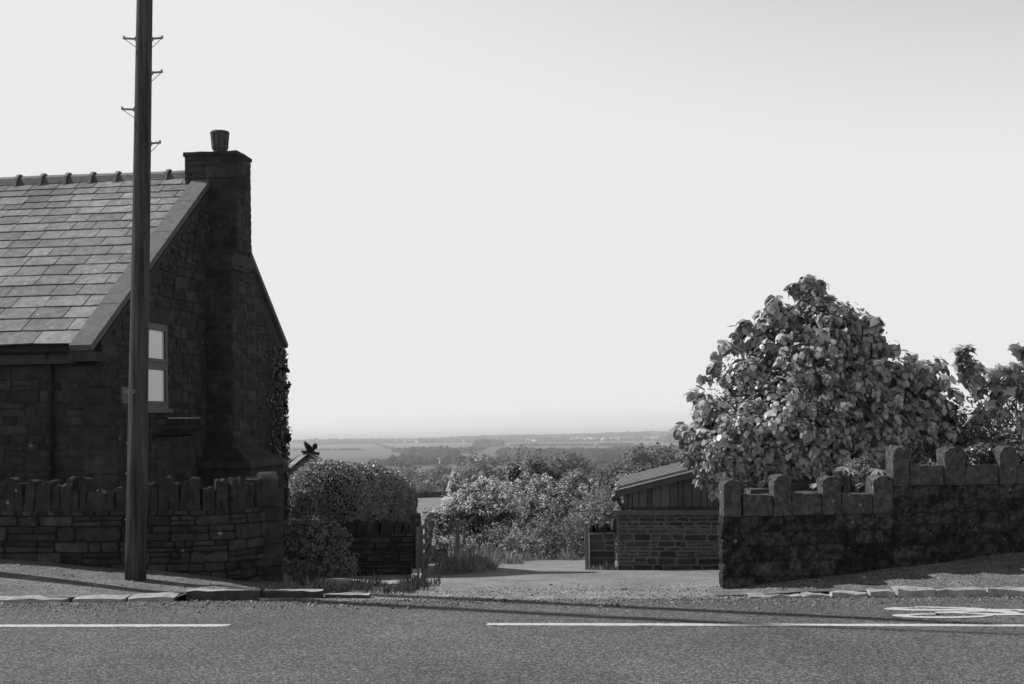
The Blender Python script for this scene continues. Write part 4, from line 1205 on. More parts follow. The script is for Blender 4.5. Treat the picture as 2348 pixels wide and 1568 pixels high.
# fascia and ribbed roof; ribs run along the slope
xf = XatY(1414, GY, 1130)
fb = MB()
fb.hexa([Vector(p) for p in ((xf, GY - .14, under(xf) - .0), (gx1 + .2, GY - .14, under(gx1 + .2)), (gx1 + .2, GY - .11, under(gx1 + .2)), (xf, GY - .11, under(xf)), (xf, GY - .14, under(xf) + .10), (gx1 + .2, GY - .14, under(gx1 + .2) + .10), (gx1 + .2, GY - .11, under(gx1 + .2) + .10), (xf, GY - .11, under(xf) + .10))])
fb.build('fascia', M['fascia'], ob)
rfm = MB(); nrib = 7; yb0, yb1 = GY - .18, GY + 2.7
for k in range(nrib):
    y0 = yb0 + (yb1 - yb0) * k / nrib; st = (yb1 - yb0) / nrib
    prof_ = [(y0, 0), (y0 + st * .55, 0), (y0 + st * .56, .055), (y0 + st * .96, .055), (y0 + st, 0)]
    prof_ = [(a_, b_ + .015 * (a_ - yb0)) for a_, b_ in prof_]
    prof_old = [(y0 + st * q_ / 8, .032 * (1 - math.cos(2 * math.pi * q_ / 8)) + .075 * (y0 + st * q_ / 8 - yb0)) for q_ in range(9)]
    for (ya, za), (yb_, zb_) in zip(prof_, prof_[1:]):
        rfm.poly([Vector((xf - .03, ya, under(xf) + .115 + za)), Vector((xf - .03, yb_, under(xf) + .115 + zb_)), Vector((gx1 + .25, yb_, under(gx1 + .25) + .115 + zb_)), Vector((gx1 + .25, ya, under(gx1 + .25) + .115 + za))][::-1])
rfm.hexa([Vector(p) for p in ((xf - .02, yb0 + .01, under(xf) + .102), (gx1 + .24, yb0 + .01, under(gx1) + .102 + sl2 * .24), (gx1 + .24, yb1, under(gx1) + .102 + sl2 * .24), (xf - .02, yb1, under(xf) + .102), (xf - .02, yb0 + .01, under(xf) + .112), (gx1 + .24, yb0 + .01, under(gx1) + .112 + sl2 * .24), (gx1 + .24, yb1, under(gx1) + .112 + sl2 * .24), (xf - .02, yb1, under(xf) + .112))])
rfm.build('roof', M['tin'], ob)
gm = MB(); gm.tube([(xf - .04, GY - .16, under(xf) - .03), (xf - .04, GY + 2.7, under(xf) - .03)], .05, 8); gm.build('gutter', M['black'], ob)
ob.rotation_euler.z = R(-6.7)
e = empty('ivy_trail', (gx0 - .02, GY + .2, .5), "thin ivy trailing over the low left eave of the outbuilding", "ivy")
pos, nr, tip, r, C, NC = cloud([(gx0 + .02, GY + .1, .82, .06, .2, .12), (gx0 + .06, GY + .3, .55, .07, .3, .2)], 500, 40, .05, 3)
leaves('foliage', pos, nr, tip, r.uniform(.03, .05, len(pos)), 'heart', M['bramble'], e)

# stub wall, post and jagged cope stones left of the outbuilding
sw = empty('stub_wall', P(1380, 1305, 22.4), "short stone wall with jagged upright stones left of the outbuilding", "wall")
x0, x1 = XatY(1351, 22.3, 1250), gx0 - .03; zt2 = P(1380, 1222, 22.3).z; zf2 = P(1380, 1312, 22.3).z
mb = MB(); mb.hexa([Vector(p) for p in ((x0, 22.3, zf2 - .2), (x1, 22.3, zf2 - .2), (x1, 22.65, zf2 - .2), (x0, 22.65, zf2 - .2), (x0, 22.3, zt2), (x1, 22.3, zt2), (x1, 22.65, zt2), (x0, 22.65, zt2))], 1)
rubble(mb, lambda s, z, n: Vector((s, 22.3 - n, z)), x0, x1, zf2 - .1, zt2, h=(.1, .28), ratio=(.8, 1.9), gap=.03, depth=.012, seed=95, jit=.01)
mb.build('wall_body', [M['garage_stone'], M['garage_mortar']], sw)
rg = random.Random(9); x = x0 + .02
while x < x1 - .03:
    w_ = rg.uniform(.05, .12); m_ = MB()
    rough_box(m_, (x + w_ / 2, 22.48, zt2 - .01), (w_ * .8, .22, rg.uniform(.07, .24)), (2, 3, 4), .012, .3, rg.uniform(-.5, .5), rg.randrange(999), top=.03, shear=(rg.uniform(-.3, .3), 0))
    m_.build('cope_stone', M['rubble'], sw); x += w_
def post(name, px0, px1, py0, py1, Y, label, m='timber', cat="post", depth=None, lean=0):
    a, b = P(px0, py1, Y), P(px1, py1, Y); t = P((px0 + px1) / 2 + lean, py0, Y)
    mb = MB(); wdt = b.x - a.x; c0 = (a + b) / 2
    mb.bar((c0.x, Y, c0.z - .15), (t.x, Y, t.z), wdt, depth or wdt)
    e = mb.build(name, M[m]); tag(e, label, cat); return e
post('gate_post', 1342, 1351, 1199, 1308, 22.2, "square timber post standing left of the stub wall", lean=-3)

# ------------------------------------------------------------------ hedge, its wall, gate
hg = empty('clipped_hedge', (-3.6, 29, -1.2), "big clipped lobed hedge growing behind the low wall at the drive", "hedge")
hb_ = [bl(752, 1135, 96, 80, 27.6, .8), bl(716, 1165, 62, 88, 27.4, .75), bl(800, 1130, 72, 70, 28.3, .8), bl(852, 1125, 50, 64, 29.2, .9), bl(838, 1170, 48, 60, 29.0, .8), bl(891, 1133, 40, 57, 30.1, .9), bl(885, 1172, 44, 52, 29.9, .8), bl(920, 1145, 35, 50, 31, .9), bl(914, 1180, 38, 42, 30.8, .9)]
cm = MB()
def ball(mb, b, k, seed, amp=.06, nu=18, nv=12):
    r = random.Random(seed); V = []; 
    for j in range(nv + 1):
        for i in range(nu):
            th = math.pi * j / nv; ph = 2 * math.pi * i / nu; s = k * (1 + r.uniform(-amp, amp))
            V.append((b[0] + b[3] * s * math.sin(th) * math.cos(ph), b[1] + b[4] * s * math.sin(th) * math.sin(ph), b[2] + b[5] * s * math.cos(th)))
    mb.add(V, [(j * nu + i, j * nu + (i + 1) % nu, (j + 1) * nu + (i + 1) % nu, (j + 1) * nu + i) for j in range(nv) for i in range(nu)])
for i, b in enumerate(hb_): ball(cm, b, .86, i)  # solid dark cores added inside the leaves to stop light leaking through
cm.build('opaque_core', M['hedge_core'], hg)
r = np.random.RandomState(8); n = 95000
B = np.array(hb_); area = B[:, 3] * B[:, 5] + B[:, 4] * B[:, 5]; bi = r.choice(len(B), n, p=area / area.sum())
d = unit(r, n); rad = 1.0 - np.abs(r.normal(0, .05, n)) + .012 * r.normal(size=n)
# smooth lumps on the hedge skin
lump = 1 + .045 * np.sin(d[:, 0] * 9 + bi * 2) * np.sin(d[:, 2] * 11 + bi) * np.sin(d[:, 1] * 8)
pos = B[bi, :3] + d * B[bi, 3:] * (rad * lump)[:, None]
ins = np.zeros(n, bool)
for k in range(len(B)):
    q_ = ((pos - B[k, :3]) / (B[k, 3:] * .9)); ins |= ((q_ ** 2).sum(1) < 1) & (bi != k)
pos, d = pos[~ins], d[~ins]
leaves('foliage', pos, d * .5 + unit(r, len(pos)) * .7 + np.array([0, 0, .3]), d * 1.0 + unit(r, len(pos)) * .6 + np.array([0, 0, .3]), r.uniform(.03, .06, len(pos)), 'diamond', M['hedge'], hg)

sh = small_plant('privet_shrub', "untrimmed dark shrub hugging the end of the garden wall", "shrub",
                 [bl(700, 1265, 62, 80, 18.6, .4), bl(745, 1245, 55, 50, 18.9, .4), bl(680, 1230, 40, 45, 18.8, .35), bl(760, 1300, 60, 45, 18.6, .4)], 16000, 800, .08, .042, 'diamond', M['privet'], 71, shell=.2, wood=(-2.9, 18.6, -.35))

hw = empty('drive_side_wall', (-2.2, 20.5, -.5), "low rubble wall with leaning cope stones below the clipped hedge", "wall")
HY = 20.6
x0, xm, x1 = XatY(735, HY), XatY(857, HY), XatY(950, HY)
zf3, zt3 = P(900, 1322, HY).z, P(900, 1222, HY).z
mb = MB(); mb.hexa([Vector(p) for p in ((x0, HY, zf3 - .2), (x1, HY, zf3 - .2), (x1, HY + .35, zf3 - .2), (x0, HY + .35, zf3 - .2), (x0, HY, zt3), (x1, HY, zt3), (x1, HY + .35, zt3), (x0, HY + .35, zt3))], 1)
rubble(mb, lambda s, z, n: Vector((s, HY - n, z)), x0, x1, zf3 - .1, zt3, h=(.045, .11), ratio=(1.4, 5), gap=.018, depth=.025, seed=97, jit=.008)
rubble(mb, lambda s, z, n: Vector((x1 + n, s, z)), HY, HY + .35, zf3 - .1, zt3, h=(.07, .16), ratio=(1.0, 2), gap=.02, depth=.025, seed=98, jit=.008)
mb.build('wall_body', [M['rubble'], M['mortar_dark']], hw)
rg = random.Random(19); x = x0 + .02
while x < x1 - .01:
    w_ = rg.uniform(.05, .10); m_ = MB()
    rough_box(m_, (x + w_ / 2, HY + .17, zt3 - .01), (w_ * .9, .32, rg.uniform(.16, .26)), (2, 3, 4), .01, .25, rg.uniform(-.15, .15), rg.randrange(9999), top=.02, shear=(rg.uniform(.05, .35), 0))
    m_.build('cope_stone', M['rubble'], hw); x += w_
rs_ = MB(); rough_box(rs_, (x1 - .02, HY + .5, zt3 + .02), (.16, .4, .26), (3, 5, 5), .008, .5, 0, 7); rs_.build('round_end_stone', M['rubble'], hw)

# gate posts and the opened field gate
post('gate_post', 953, 962.5, 1208, 1306, 20.5, "round-topped timber gate post at the end of the drive-side wall")
gt_ = empty('field_gate', P(965, 1300, 20.6), "open timber field gate swung back beside the hedge", "gate")
g0 = P(965, 1207, 20.6); g1 = P(985, 1184, 22.9); g0.z = g1.z = (g0.z + g1.z) / 2
zb4 = g0.z - .78
def gp(t, z): v = g0.lerp(g1, t); return Vector((v.x, v.y, z))
for i, (t, w_) in enumerate(((0, .06), (.55, .05), (1, .06))):
    m_ = MB(); m_.bar(gp(t, zb4), gp(t, g0.z + .03), w_, .05); m_.build('upright', M['timber'], gt_)
for i in range(5):
    z_ = g0.z - .02 - i * .175; m_ = MB(); a, b = gp(0, z_), gp(1, z_)
    m_.bar(a + Vector((.03, 0, 0)), b + Vector((.03, 0, 0)), .07, .022); m_.build('rail', M['timber'], gt_)
m_ = MB(); m_.bar(gp(0, zb4 + .05) + Vector((.055, 0, 0)), gp(1, g0.z - .1) + Vector((.055, 0, 0)), .07, .02); m_.build('brace', M['timber'], gt_)
# pale edging block at the verge
ed = empty('stone_edging', P(950, 1340, 17.5), "pale low stone edging along the grassy verge below the hedge", "edging")
mb = MB(); a, b = G(735, 1331, -.17), G(958, 1347, -.17)
zz = drz(-1.6, 17) - .05
mb.hexa([Vector(p) for p in ((-2.75, 17.55, zz - .1), (-1.28, 16.95, zz - .1), (-1.28, 17.15, zz - .1), (-2.75, 17.75, zz - .1), (-2.75, 17.55, zz + .04), (-1.28, 16.95, zz + .06), (-1.28, 17.15, zz + .07), (-2.75, 17.75, zz + .07))])
mb.build('front_edging', M['white'], ed)
mb = MB(); mb.hexa([Vector(p) for p in ((-1.42, 17.16, zz - .3), (-1.27, 17.16, zz - .3), (-1.5, 20.3, zz - .5), (-1.65, 20.3, zz - .5), (-1.42, 17.16, zz + .10), (-1.27, 17.16, zz + .10), (-1.5, 20.3, zz - .12), (-1.65, 20.3, zz - .12))])
mb.build('side_edging', M['white'], ed)

# --- blades of grass
def blades(name, label, areas, m, seed, kind='stuff', cat="grass", parent=None):
    r = np.random.RandomState(seed); PP = []; HH = []
    for (x0, x1, y0, y1, n, h0, h1) in areas:
        X = r.uniform(x0, x1, n); Y = r.uniform(y0, y1, n)
        Z = np.array([max(zg(a, b), drz(a, b) if (-3.3 < a < 2.6 and b < 30) else -99) for a, b in zip(X, Y)])
        cl = np.clip(.55 + .5 * np.sin(X * 5.3 + Y * 3.1) * np.sin(X * 2.2 - Y * 4.7 + 1) + .25 * np.sin(X * 13 + Y * 9), .15, 1.2)
        PP.append(np.stack([X, Y, Z - .02], 1)); HH.append((h0 + (h1 - h0) * 1.5 * r.rand(n) ** 1.8) * cl)
    pos = np.concatenate(PP); h = np.concatenate(HH); n = len(pos)
    lean = r.normal(0, .42, (n, 3)); lean[:, 2] = 1
    return_o = leaves(name, pos, np.concatenate([r.normal(size=(n, 2)), np.zeros((n, 1))], 1), lean, h, 'blade', m, parent)
    tag(return_o, label, cat, kind=kind); return return_o
LEAF['blade'] = (np.array([(-.03, 0, 0), (.03, 0, 0), (.035, .5, .02), (0, 1, .16), (-.02, .5, .02)]), np.array([(0, 1, 2, 3), (0, 3, 4, 4)]))
blades('verge_grass', "rough grass on the verge below the hedge and shrub", [(-2.95, -1.2, 15.0, 17.0, 3600, .03, .16), (-2.9, -1.15, 16.2, 17.0, 1800, .06, .17), (-3.2, -2.1, 15.2, 18.2, 1600, .04, .15), (-1.5, -1.0, 15.6, 17.2, 260, .05, .22), (-3.3, -2.6, 15.4, 16.2, 200, .03, .12)], M['grass'], 5)
blades('field_edge_grass', "long seeding grass at the end of the drive before the brambles", [(-1.4, -.3, 22.0, 27.5, 4200, .06, .3), (-1.3, 3.2, 27.6, 28.6, 3800, .04, .22), (-1.35, -.5, 20.8, 24, 1800, .06, .3), (-1.3, .2, 26, 28.5, 2500, .08, .3)], M['drygrass'], 6)
blades('wall_foot_grass', "thin grass tufts along the foot of the stub wall", [(1.35, 3.0, 21.9, 22.25, 500, .03, .12), (1.3, 1.8, 22.0, 22.25, 200, .05, .15)], M['drygrass'], 7)

# ------------------------------------------------------------------ bushes at the end of the drive
def hawthorn(blobs, base, label, seed, n, bn, cat="hawthorn", bm='blossom', lm='thorn', bsize=.045, clump=.17):
    e = empty('hawthorn_bush', base, label, cat)
    n = int(n * 2.2)
    pos, nr, tip, r, C, NC = cloud(blobs, n, n // 26, clump, seed, shell=.3, droop=.1)
    leaves('foliage', pos, nr, tip, r.uniform(.03, .07, n), 'diamond', M[lm], e)
    if bn:
        pos, nr, tip, r, C, NC = cloud([(b[0], b[1], b[2] + .03, b[3], b[4], b[5]) for b in blobs], bn, bn // 12, .09, seed, shell=.2, droop=0, up=1.0)
        k = (NC[np.random.RandomState(seed).choice(len(NC), bn)][:, 2] > -9)
        up_ = pos[:, 2] > np.percentile(pos[:, 2], 38)
        leaves('blossom', pos[up_], nr[up_], tip[up_], r.uniform(bsize * .7, bsize * 1.3, bn)[up_], 'diamond', M[bm], e)
    branches('branches', base, [C[i] for i in range(0, min(len(C), 400), 22)], .045, M['bark'], e, seed)
    return e
def gz(px, Y): x = XatY(px, Y); return (x, Y, zg(x, Y) - .1)
hawthorn([bl(1110, 1170, 80, 62, 30.5, .9), bl(1060, 1165, 50, 40, 30.2, .6), bl(1140, 1155, 36, 44, 30.8, .6), bl(1050, 1118, 22, 18, 30.4, .25), bl(1042, 1098, 9, 12, 30.4, .12), bl(1108, 1106, 12, 9, 30.5, .12), bl(1000, 1180, 30, 10, 30, .2), bl(1012, 1215, 24, 10, 29.8, .2), bl(1120, 1125, 34, 24, 30.6, .35), bl(1035, 1195, 40, 28, 30, .45), bl(1075, 1140, 34, 24, 30.4, .4)],
         gz(1110, 30.6), "white-blossomed hawthorn bush left of centre beyond the drive", 41, 6500, 26000)
hawthorn([bl(1225, 1150, 60, 62, 32.2, .8), bl(1322, 1142, 60, 48, 32.4, .8), bl(1275, 1160, 90, 55, 32, .8), bl(1365, 1150, 32, 34, 32.6, .5), bl(1245, 1120, 34, 20, 32.2, .4), bl(1325, 1100, 32, 20, 32.5, .35)],
         gz(1280, 32.3), "half-blossomed hawthorn bush right of centre beyond the drive", 42, 9500, 7500)
tt = empty('young_tree', gz(1215, 34), "slim dark-leaved young tree rising above the hawthorn bushes", "tree")
pos, nr, tip, r, C, NC = cloud([bl(1226, 1094, 40, 34, 34, .6), bl(1200, 1120, 40, 50, 34, .6), bl(1180, 1085, 16, 30, 33.9, .25), bl(1225, 1150, 60, 60, 34, .7), bl(1182, 1140, 30, 45, 33.8,   .5)], 14000, 600, .13, 43, shell=.4, droop=.1)
leaves('crown', pos, nr, tip, r.uniform(.05, .1, len(pos)), 'diamond', M['leaf_dark'], tt)
branches('trunk', gz(1212, 34), [tuple(P(x, y, 34)) for x, y in ((1228, 1055), (1181, 1062), (1200, 1075), (1245, 1065), (1215, 1060), (1190, 1110), (1250, 1090))], .05, M['bark'], tt, 9)
small_plant('dark_sapling', "small dark sapling just right of the young tree", "sapling", [bl(1276, 1095, 20, 26, 34.5, .3), bl(1283, 1120, 26, 28, 34.5, .35)], 1600, 100, .1, .08, 'diamond', M['leaf_dark'], 44, wood=gz(1280, 34.5))
small_plant('elder_bush', "dull bushy elder between the right hawthorn and the outbuilding", "shrub", [bl(1385, 1160, 40, 38, 31, .5), bl(1405, 1190, 38, 40, 29, .5), bl(1350, 1185, 45, 35, 30, .5)], 9000, 400, .14, .05, 'diamond', M['thorn'], 45, wood=gz(1390, 30))
bb = []; rgb = random.Random(10)
for k in range(64):
    px = rgb.uniform(985, 1405); Y = rgb.uniform(28.2, 30.2); x = XatY(px, Y); z = zg(x, Y)
    hh = rgb.uniform(.32, .75) * (0.75 if px < 1060 else 1.0) * (1.75 if px > 1225 else 1)
    bb.append((x, Y, z + hh * .3, rgb.uniform(.3, .65), rgb.uniform(.3, .6), hh))
r9 = cloud(bb, 42000, 2600, .12, 46, shell=.25, droop=.1, up=.4)
o = leaves('bramble_thicket', r9[0], r9[1], r9[2], r9[3].uniform(.03, .07, 42000), 'diamond', M['bramble'])
tag(o, "tangled mass of brambles and nettles closing the end of the drive", "brambles", kind='stuff')
# fence posts among the brambles
fp = empty('fence', P(1048, 1225, 27.9), "broken timber post-and-rail fence end in the brambles", "fence")
def fpost(x0, x1, y0, y1, Y):
    a, b = P(x0, y1, Y), P(x1, y1, Y); t = P((x0 + x1) / 2, y0, Y); m_ = MB(); m_.bar(((a.x + b.x) / 2, Y, a.z - .35), (t.x, Y, t.z), b.x - a.x, b.x - a.x); return m_.build('fence_post', M['timber'], fp)
fpost(1043.5, 1053.5, 1190, 1230, 27.9); fpost(1062, 1067, 1190, 1212, 28.6)
m_ = MB(); m_.bar(P(1040, 1200, 27.95), P(1068, 1198, 28.6), .03, .09); m_.build('rail', M['timber'], fp)
post('marker_post', 1107, 1111, 1207, 1232, 28.2, "thin pale stake standing in the brambles")
small_plant('round_tree', "round crisp-leaved tree top showing over the outbuilding roof", "tree", [bl(1462, 1112, 52, 42, 40, .75), bl(1480, 1100, 40, 34, 40, .6), bl(1440, 1125, 36, 40, 40, .6)], 4200, 240, .13, .14, 'diamond', M['leaf_dark'], 47, shell=.18, wood=(4.2, 40, -2.2))

# ------------------------------------------------------------------ ivy on the house corner
iv = empty('wall_ivy', H(.05, 7.2, .5), "ragged ivy climbing the far right edge of the stone house", "ivy")
r = np.random.RandomState(77); n = 3000
dd_ = DB - np.abs(r.normal(0, .42, n)); zz_ = r.uniform(-.6, 3.7, n)
zlim = np.array([roofzb(d) - .2 for d in dd_]); okk = (zz_ < zlim) & (dd_ > 5.6)
dd_, zz_ = dd_[okk], zz_[okk]; n = len(dd_)
aa = .03 + np.abs(r.normal(0, .045, n))
pos = np.array([tuple(H(a, d + .02, z)) for a, d, z in zip(aa, dd_, zz_)])
nn = np.array([tuple(rr)] * n) + unit(r, n) * .6
leaves('foliage', pos, nn, np.array([[0, 0, -1.0]] * n) + unit(r, n) * .7, r.uniform(.04, .085, n), 'heart', M['ivy'], iv)
mb = MB(); rg = random.Random(14)
for k in range(26):
    d = DB - abs(rg.gauss(0, .6)); z = -.8; pts_ = []
    zt_ = rg.uniform(1.5, 3.6)
    while z < min(zt_, roofzb(d) - .2):
        pts_.append(H(.045 + rg.uniform(0, .03), d, z)); z += .25; d = min(DB + .04, d + rg.uniform(-.07, .07))
    if len(pts_) > 2: mb.tube(pts_, [.012 * (1 - .8 * i / len(pts_)) for i in range(len(pts_))], 5)
mb.build('stems', M['bark'], iv)
pos = []; 
for (cx, cy, n_) in ((655, 885, 14), (657, 984, 8), (656, 998, 16), (655, 1010, 10), (652, 925, 10), (651, 850, 8)):
    for _ in range(n_): p = P(cx + rg.gauss(0, 2.5), cy + rg.gauss(0, 4), 26.6); pos.append(tuple(p))
pos = np.array(pos)
leaves('loose_sprays', pos, unit(r, len(pos)) + np.array([.3, -.5, .3]), unit(r, len(pos)) + np.array([.8, 0, -.4]), r.uniform(.07, .13, len(pos)), 'heart', M['ivy'], iv)

# ------------------------------------------------------------------ slated garden building with its ornament
so_ = empty('slated_outhouse', P(708, 1200, 34), "low outhouse with pyramid slate roof just right of the house corner", "outhouse")
ap = P(705, 1040, 34); hs = 2.05; dz_ = 1.42; yw = R(15)
crn = [ap + Vector((math.cos(yw + k * math.pi / 2 + math.pi / 4 + math.pi) * hs * 1.414, math.sin(yw + k * math.pi / 2 + math.pi / 4 + math.pi) * hs * 1.414, -dz_)) for k in range(4)]
mb = MB(); rg = random.Random(3)
for k in range(4):
    a, b = crn[k], crn[(k + 1) % 4]; nr_ = 14
    nrm_ = (b - a).cross(ap - a).normalized()
    for i in range(nr_):
        t0, t1 = i / nr_, (i + 1) / nr_
        l0, r0_ = a.lerp(ap, t0), b.lerp(ap, t0); l1, r1_ = a.lerp(ap, t1), b.lerp(ap, t1)
        L_ = (r0_ - l0).length; ncol = max(1, int(L_ / .26)); 
        for j in range(ncol):
            u0, u1 = (j + .012) / ncol, (j + .988) / ncol
            sh_ = (i % 2) * .5 / ncol
            q0, q1 = l0.lerp(r0_, min(1, u0 + sh_)), l0.lerp(r0_, min(1, u1 + sh_)); q2, q3 = l1.lerp(r1_, min(1, u1 + sh_)), l1.lerp(r1_, min(1, u0 + sh_))
            n0 = nrm_ * .035
            mb.add([q0 + n0, q1 + n0, q2 + nrm_ * .012, q3 + nrm_ * .012, q0, q1], [(0, 1, 2, 3), (4, 5, 1, 0)])
    mb.add([a, b, ap], [(0, 1, 2)], 1)
rfo = mb.build('roof', [M['slate'], M['slate_under']], so_)
hc_ = MB()
for k in range(4):
    c_ = crn[k]; nseg = 12
    for i in range(nseg):
        p0 = c_.lerp(ap, i / nseg) + Vector((0, 0, .05)); p1 = c_.lerp(ap, (i + .97) / nseg) + Vector((0, 0, .05))
        hc_.bar(p0, p1, .2, .03)
hc_.build('hip_slates', M['tin'], rfo)
mb = MB(); base_c = [Vector((c_.x, c_.y, c_.z)) for c_ in crn]
ins_ = [c_.lerp(ap, .12) for c_ in crn]
mb.hexa([Vector((c_.x, c_.y, ap.z - dz_ - 2.0)) for c_ in ins_] + [Vector((c_.x, c_.y, ap.z - dz_ + .05)) for c_ in ins_])
mb.build('wall', M['house_stone'], so_)
mb = MB(); mb.box(ap + Vector((0, 0, .06)), (.3, .3, .05)); mb.tube([ap + Vector((0, 0, .08)), ap + Vector((.05, 0, .16))], [.05, .035], 8); mb.build('apex_cap', M['iron'], so_)

orn = empty('bird_ornament', ap + Vector((0, 0, .14)), "dark cockerel-shaped ornament with a rounded tail on the pyramid roof", "ornament")
YO = 34.0
def pp(x, y, dy=0): return P(x, y, YO + dy)
kx = YO / F
mb = MB()
mb.tube([pp(698, 1012), pp(700, 1016), pp(703, 1021), pp(708, 1027), pp(715, 1031), pp(721, 1030)], [2.2 * kx, 3.6 * kx, 5.5 * kx, 7.0 * kx, 6.0 * kx, 3.5 * kx], 14)
mb.tube([pp(698.5, 1012.5), pp(694, 1011.5)], [1.5 * kx, .3 * kx], 8)
bod = mb.build('body', M['iron'], orn, smooth=True)
mb = MB(); c_ = pp(722, 1023); ball(mb, (c_.x, c_.y, c_.z, 6 * kx, 3 * kx, 7 * kx), 1, 3, .02); mb.build('tail', M['iron'], orn, smooth=True)
mb = MB(); mb.tube([pp(716, 1034), pp(716, 1040)], [3 * kx, 2.4 * kx], 8); mb.tube([pp(718, 1037), pp(732, 1041)], [2.5 * kx, 4 * kx], 8); mb.build('stand', M['iron'], orn)

# ------------------------------------------------------------------ far country
# dry-stone wall across the field
fw = MB(); rg = random.Random(55)
Yw = 140
for i in range(170):
    x = -26 + i * .42; y = Yw + 2.0 * math.sin(x / 13.0) + (x + 5) * .10
    rough_box(fw, (x, y, zg(x, y) - .1), (.46, .5, .75 + rg.uniform(-.12, .12)), (2, 2, 2), .05, .2, 0, i)
tag(fw.build('field_wall', M['drystone']), "black dry-stone wall crossing the lit field below the house", "field wall")
small_post = MB(); p = P(1105 * 0 + 984, 1146, 141); small_post.bar(p - Vector((0, 0, .6)), p + Vector((0, 0, .6)), .1, .1)
tag(small_post.build('field_post', M['timber']), "tiny lone post beside the dry-stone field wall", "post")

def tree_mesh(name, seed, R_=5.0, n=420, ls=1.05):
    r = np.random.RandomState(seed); rg = random.Random(seed)
    bl_ = [(0, 0, R_ * 1.0, R_ * .8, R_ * .8, R_ * .72)]
    for k in range(9):
        t = rg.uniform(0, 6.28); q = rg.uniform(.3, .62) * R_
        bl_.append((math.cos(t) * q, math.sin(t) * q, R_ * rg.uniform(.55, 1.45), R_ * rg.uniform(.3, .48), R_ * rg.uniform(.3, .48), R_ * rg.uniform(.28, .42)))
    V = []; Fq = []
    mb = MB()
    for k, b in enumerate(bl_): ball(mb, b, .66, seed * 20 + k, .05, 12, 8)
    # trunk
    mb.tube([(0, 0, -.6), (0, 0, R_ * .7)], [R_ * .09, R_ * .05], 6)
    pos, nr, tip, r, C, NC = cloud(bl_, n, n // 7, R_ * .16, seed, shell=.12, droop=.1, up=.5)
    V0, F0 = LEAF['diamond']
    o = leaves(name, pos, nr, tip, r.uniform(ls * .6, ls * 1.2, n), 'diamond', M['far_leaf'])
    me = o.data; c = o.location.copy()
    vs2 = np.zeros(len(me.vertices) * 3, np.float32); me.vertices.foreach_get('co', vs2); vs2 = vs2.reshape(-1, 3) + np.array(c)
    fs2 = [tuple(p.vertices) for p in me.polygons]
    bpy.data.objects.remove(o); bpy.data.meshes.remove(me)
    mb.add([tuple(v) for v in vs2], fs2)
    return mb.mesh(name, M['far_leaf'])
protos = [tree_mesh('valley_tree', 100 + k, 5.0 + .8 * (k % 3), 3600, .52) for k in range(6)]
LABV = "one of the hazy rounded broadleaf trees filling the valley below the fields"
rg = random.Random(66); made = 0
def vtree(px, Y, s, k):
    global made
    x = XatY(px, Y, 1080)
    o = bpy.data.objects.new('valley_tree', protos[k % 6]); sc.collection.objects.link(o)
    o.location = (x, Y, zg(x, Y)); o.scale = (s, s, s * rg.uniform(.85, 1.2)); o.rotation_euler = (0, 0, rg.uniform(0, 6.28))
    tag(o, LABV, "tree", "trees filling the valley"); made += 1
# density map: near belt behind the field, then groups with gaps of field between
for k in range(75): vtree(rg.uniform(860, 1330), rg.uniform(172, 240), rg.uniform(.32, .55), k)
for k in range(60):
    Y = rg.uniform(250, 430); vtree(rg.uniform(900, 1660), Y, rg.uniform(.8, 1.25), k)
for k in range(85):
    Y = rg.uniform(430, 900); px = rg.uniform(960, 1700) if rg.random() < .75 else rg.uniform(660, 960)
    vtree(px, Y, rg.uniform(.7, 1.15), k)
for k in range(100):
    px = rg.uniform(1270, 1750) if rg.random() < .62 else rg.uniform(640, 1270); Y = rg.uniform(850, 1600) if px > 1270 else rg.uniform(700, 1050)
    vtree(px, Y, rg.uniform(1.2, 1.9) * (1 if px > 1270 else .55), k)

# far woods and hedgerows as masses of small crowns
ico = np.array([(0, 0, 1), (.894, 0, .447), (.276, .851, .447), (-.724, .526, .447), (-.724, -.526, .447), (.276, -.851, .447), (.724, .526, -.447), (-.276, .851, -.447), (-.894, 0, -.447), (-.276, -.851, -.447), (.724, -.526, -.447), (0, 0, -1)])
icf = np.array([(0, 1, 2), (0, 2, 3), (0, 3, 4), (0, 4, 5), (0, 5, 1), (1, 6, 2), (2, 7, 3), (3, 8, 4), (4, 9, 5), (5, 10, 1), (6, 7, 2), (7, 8, 3), (8, 9, 4), (9, 10, 5), (10, 6, 1)])
def crowns(name, label, X, Y, size, seed, cat="woodland", m='far_wood', squash=1.0):
    r = np.random.RandomState(seed); n = len(X)
    Z = np.array([zg(a, b) for a, b in zip(X, Y)])
    V = ico[None] * (1 + r.uniform(-.28, .28, (n, 12, 3))) * size[:, None, None]
    V[:, :, 2] *= squash
    V = V + np.stack([X, Y, Z + size * .75 * squash], 1)[:, None, :]
    Fq = (icf[None] + (np.arange(n) * 12)[:, None, None]).reshape(-1, 3)
    o = link(name, np_mesh(name, V.reshape(-1, 3), Fq, M[m])); tag(o, label, cat, kind='stuff'); return o
r = np.random.RandomState(6)
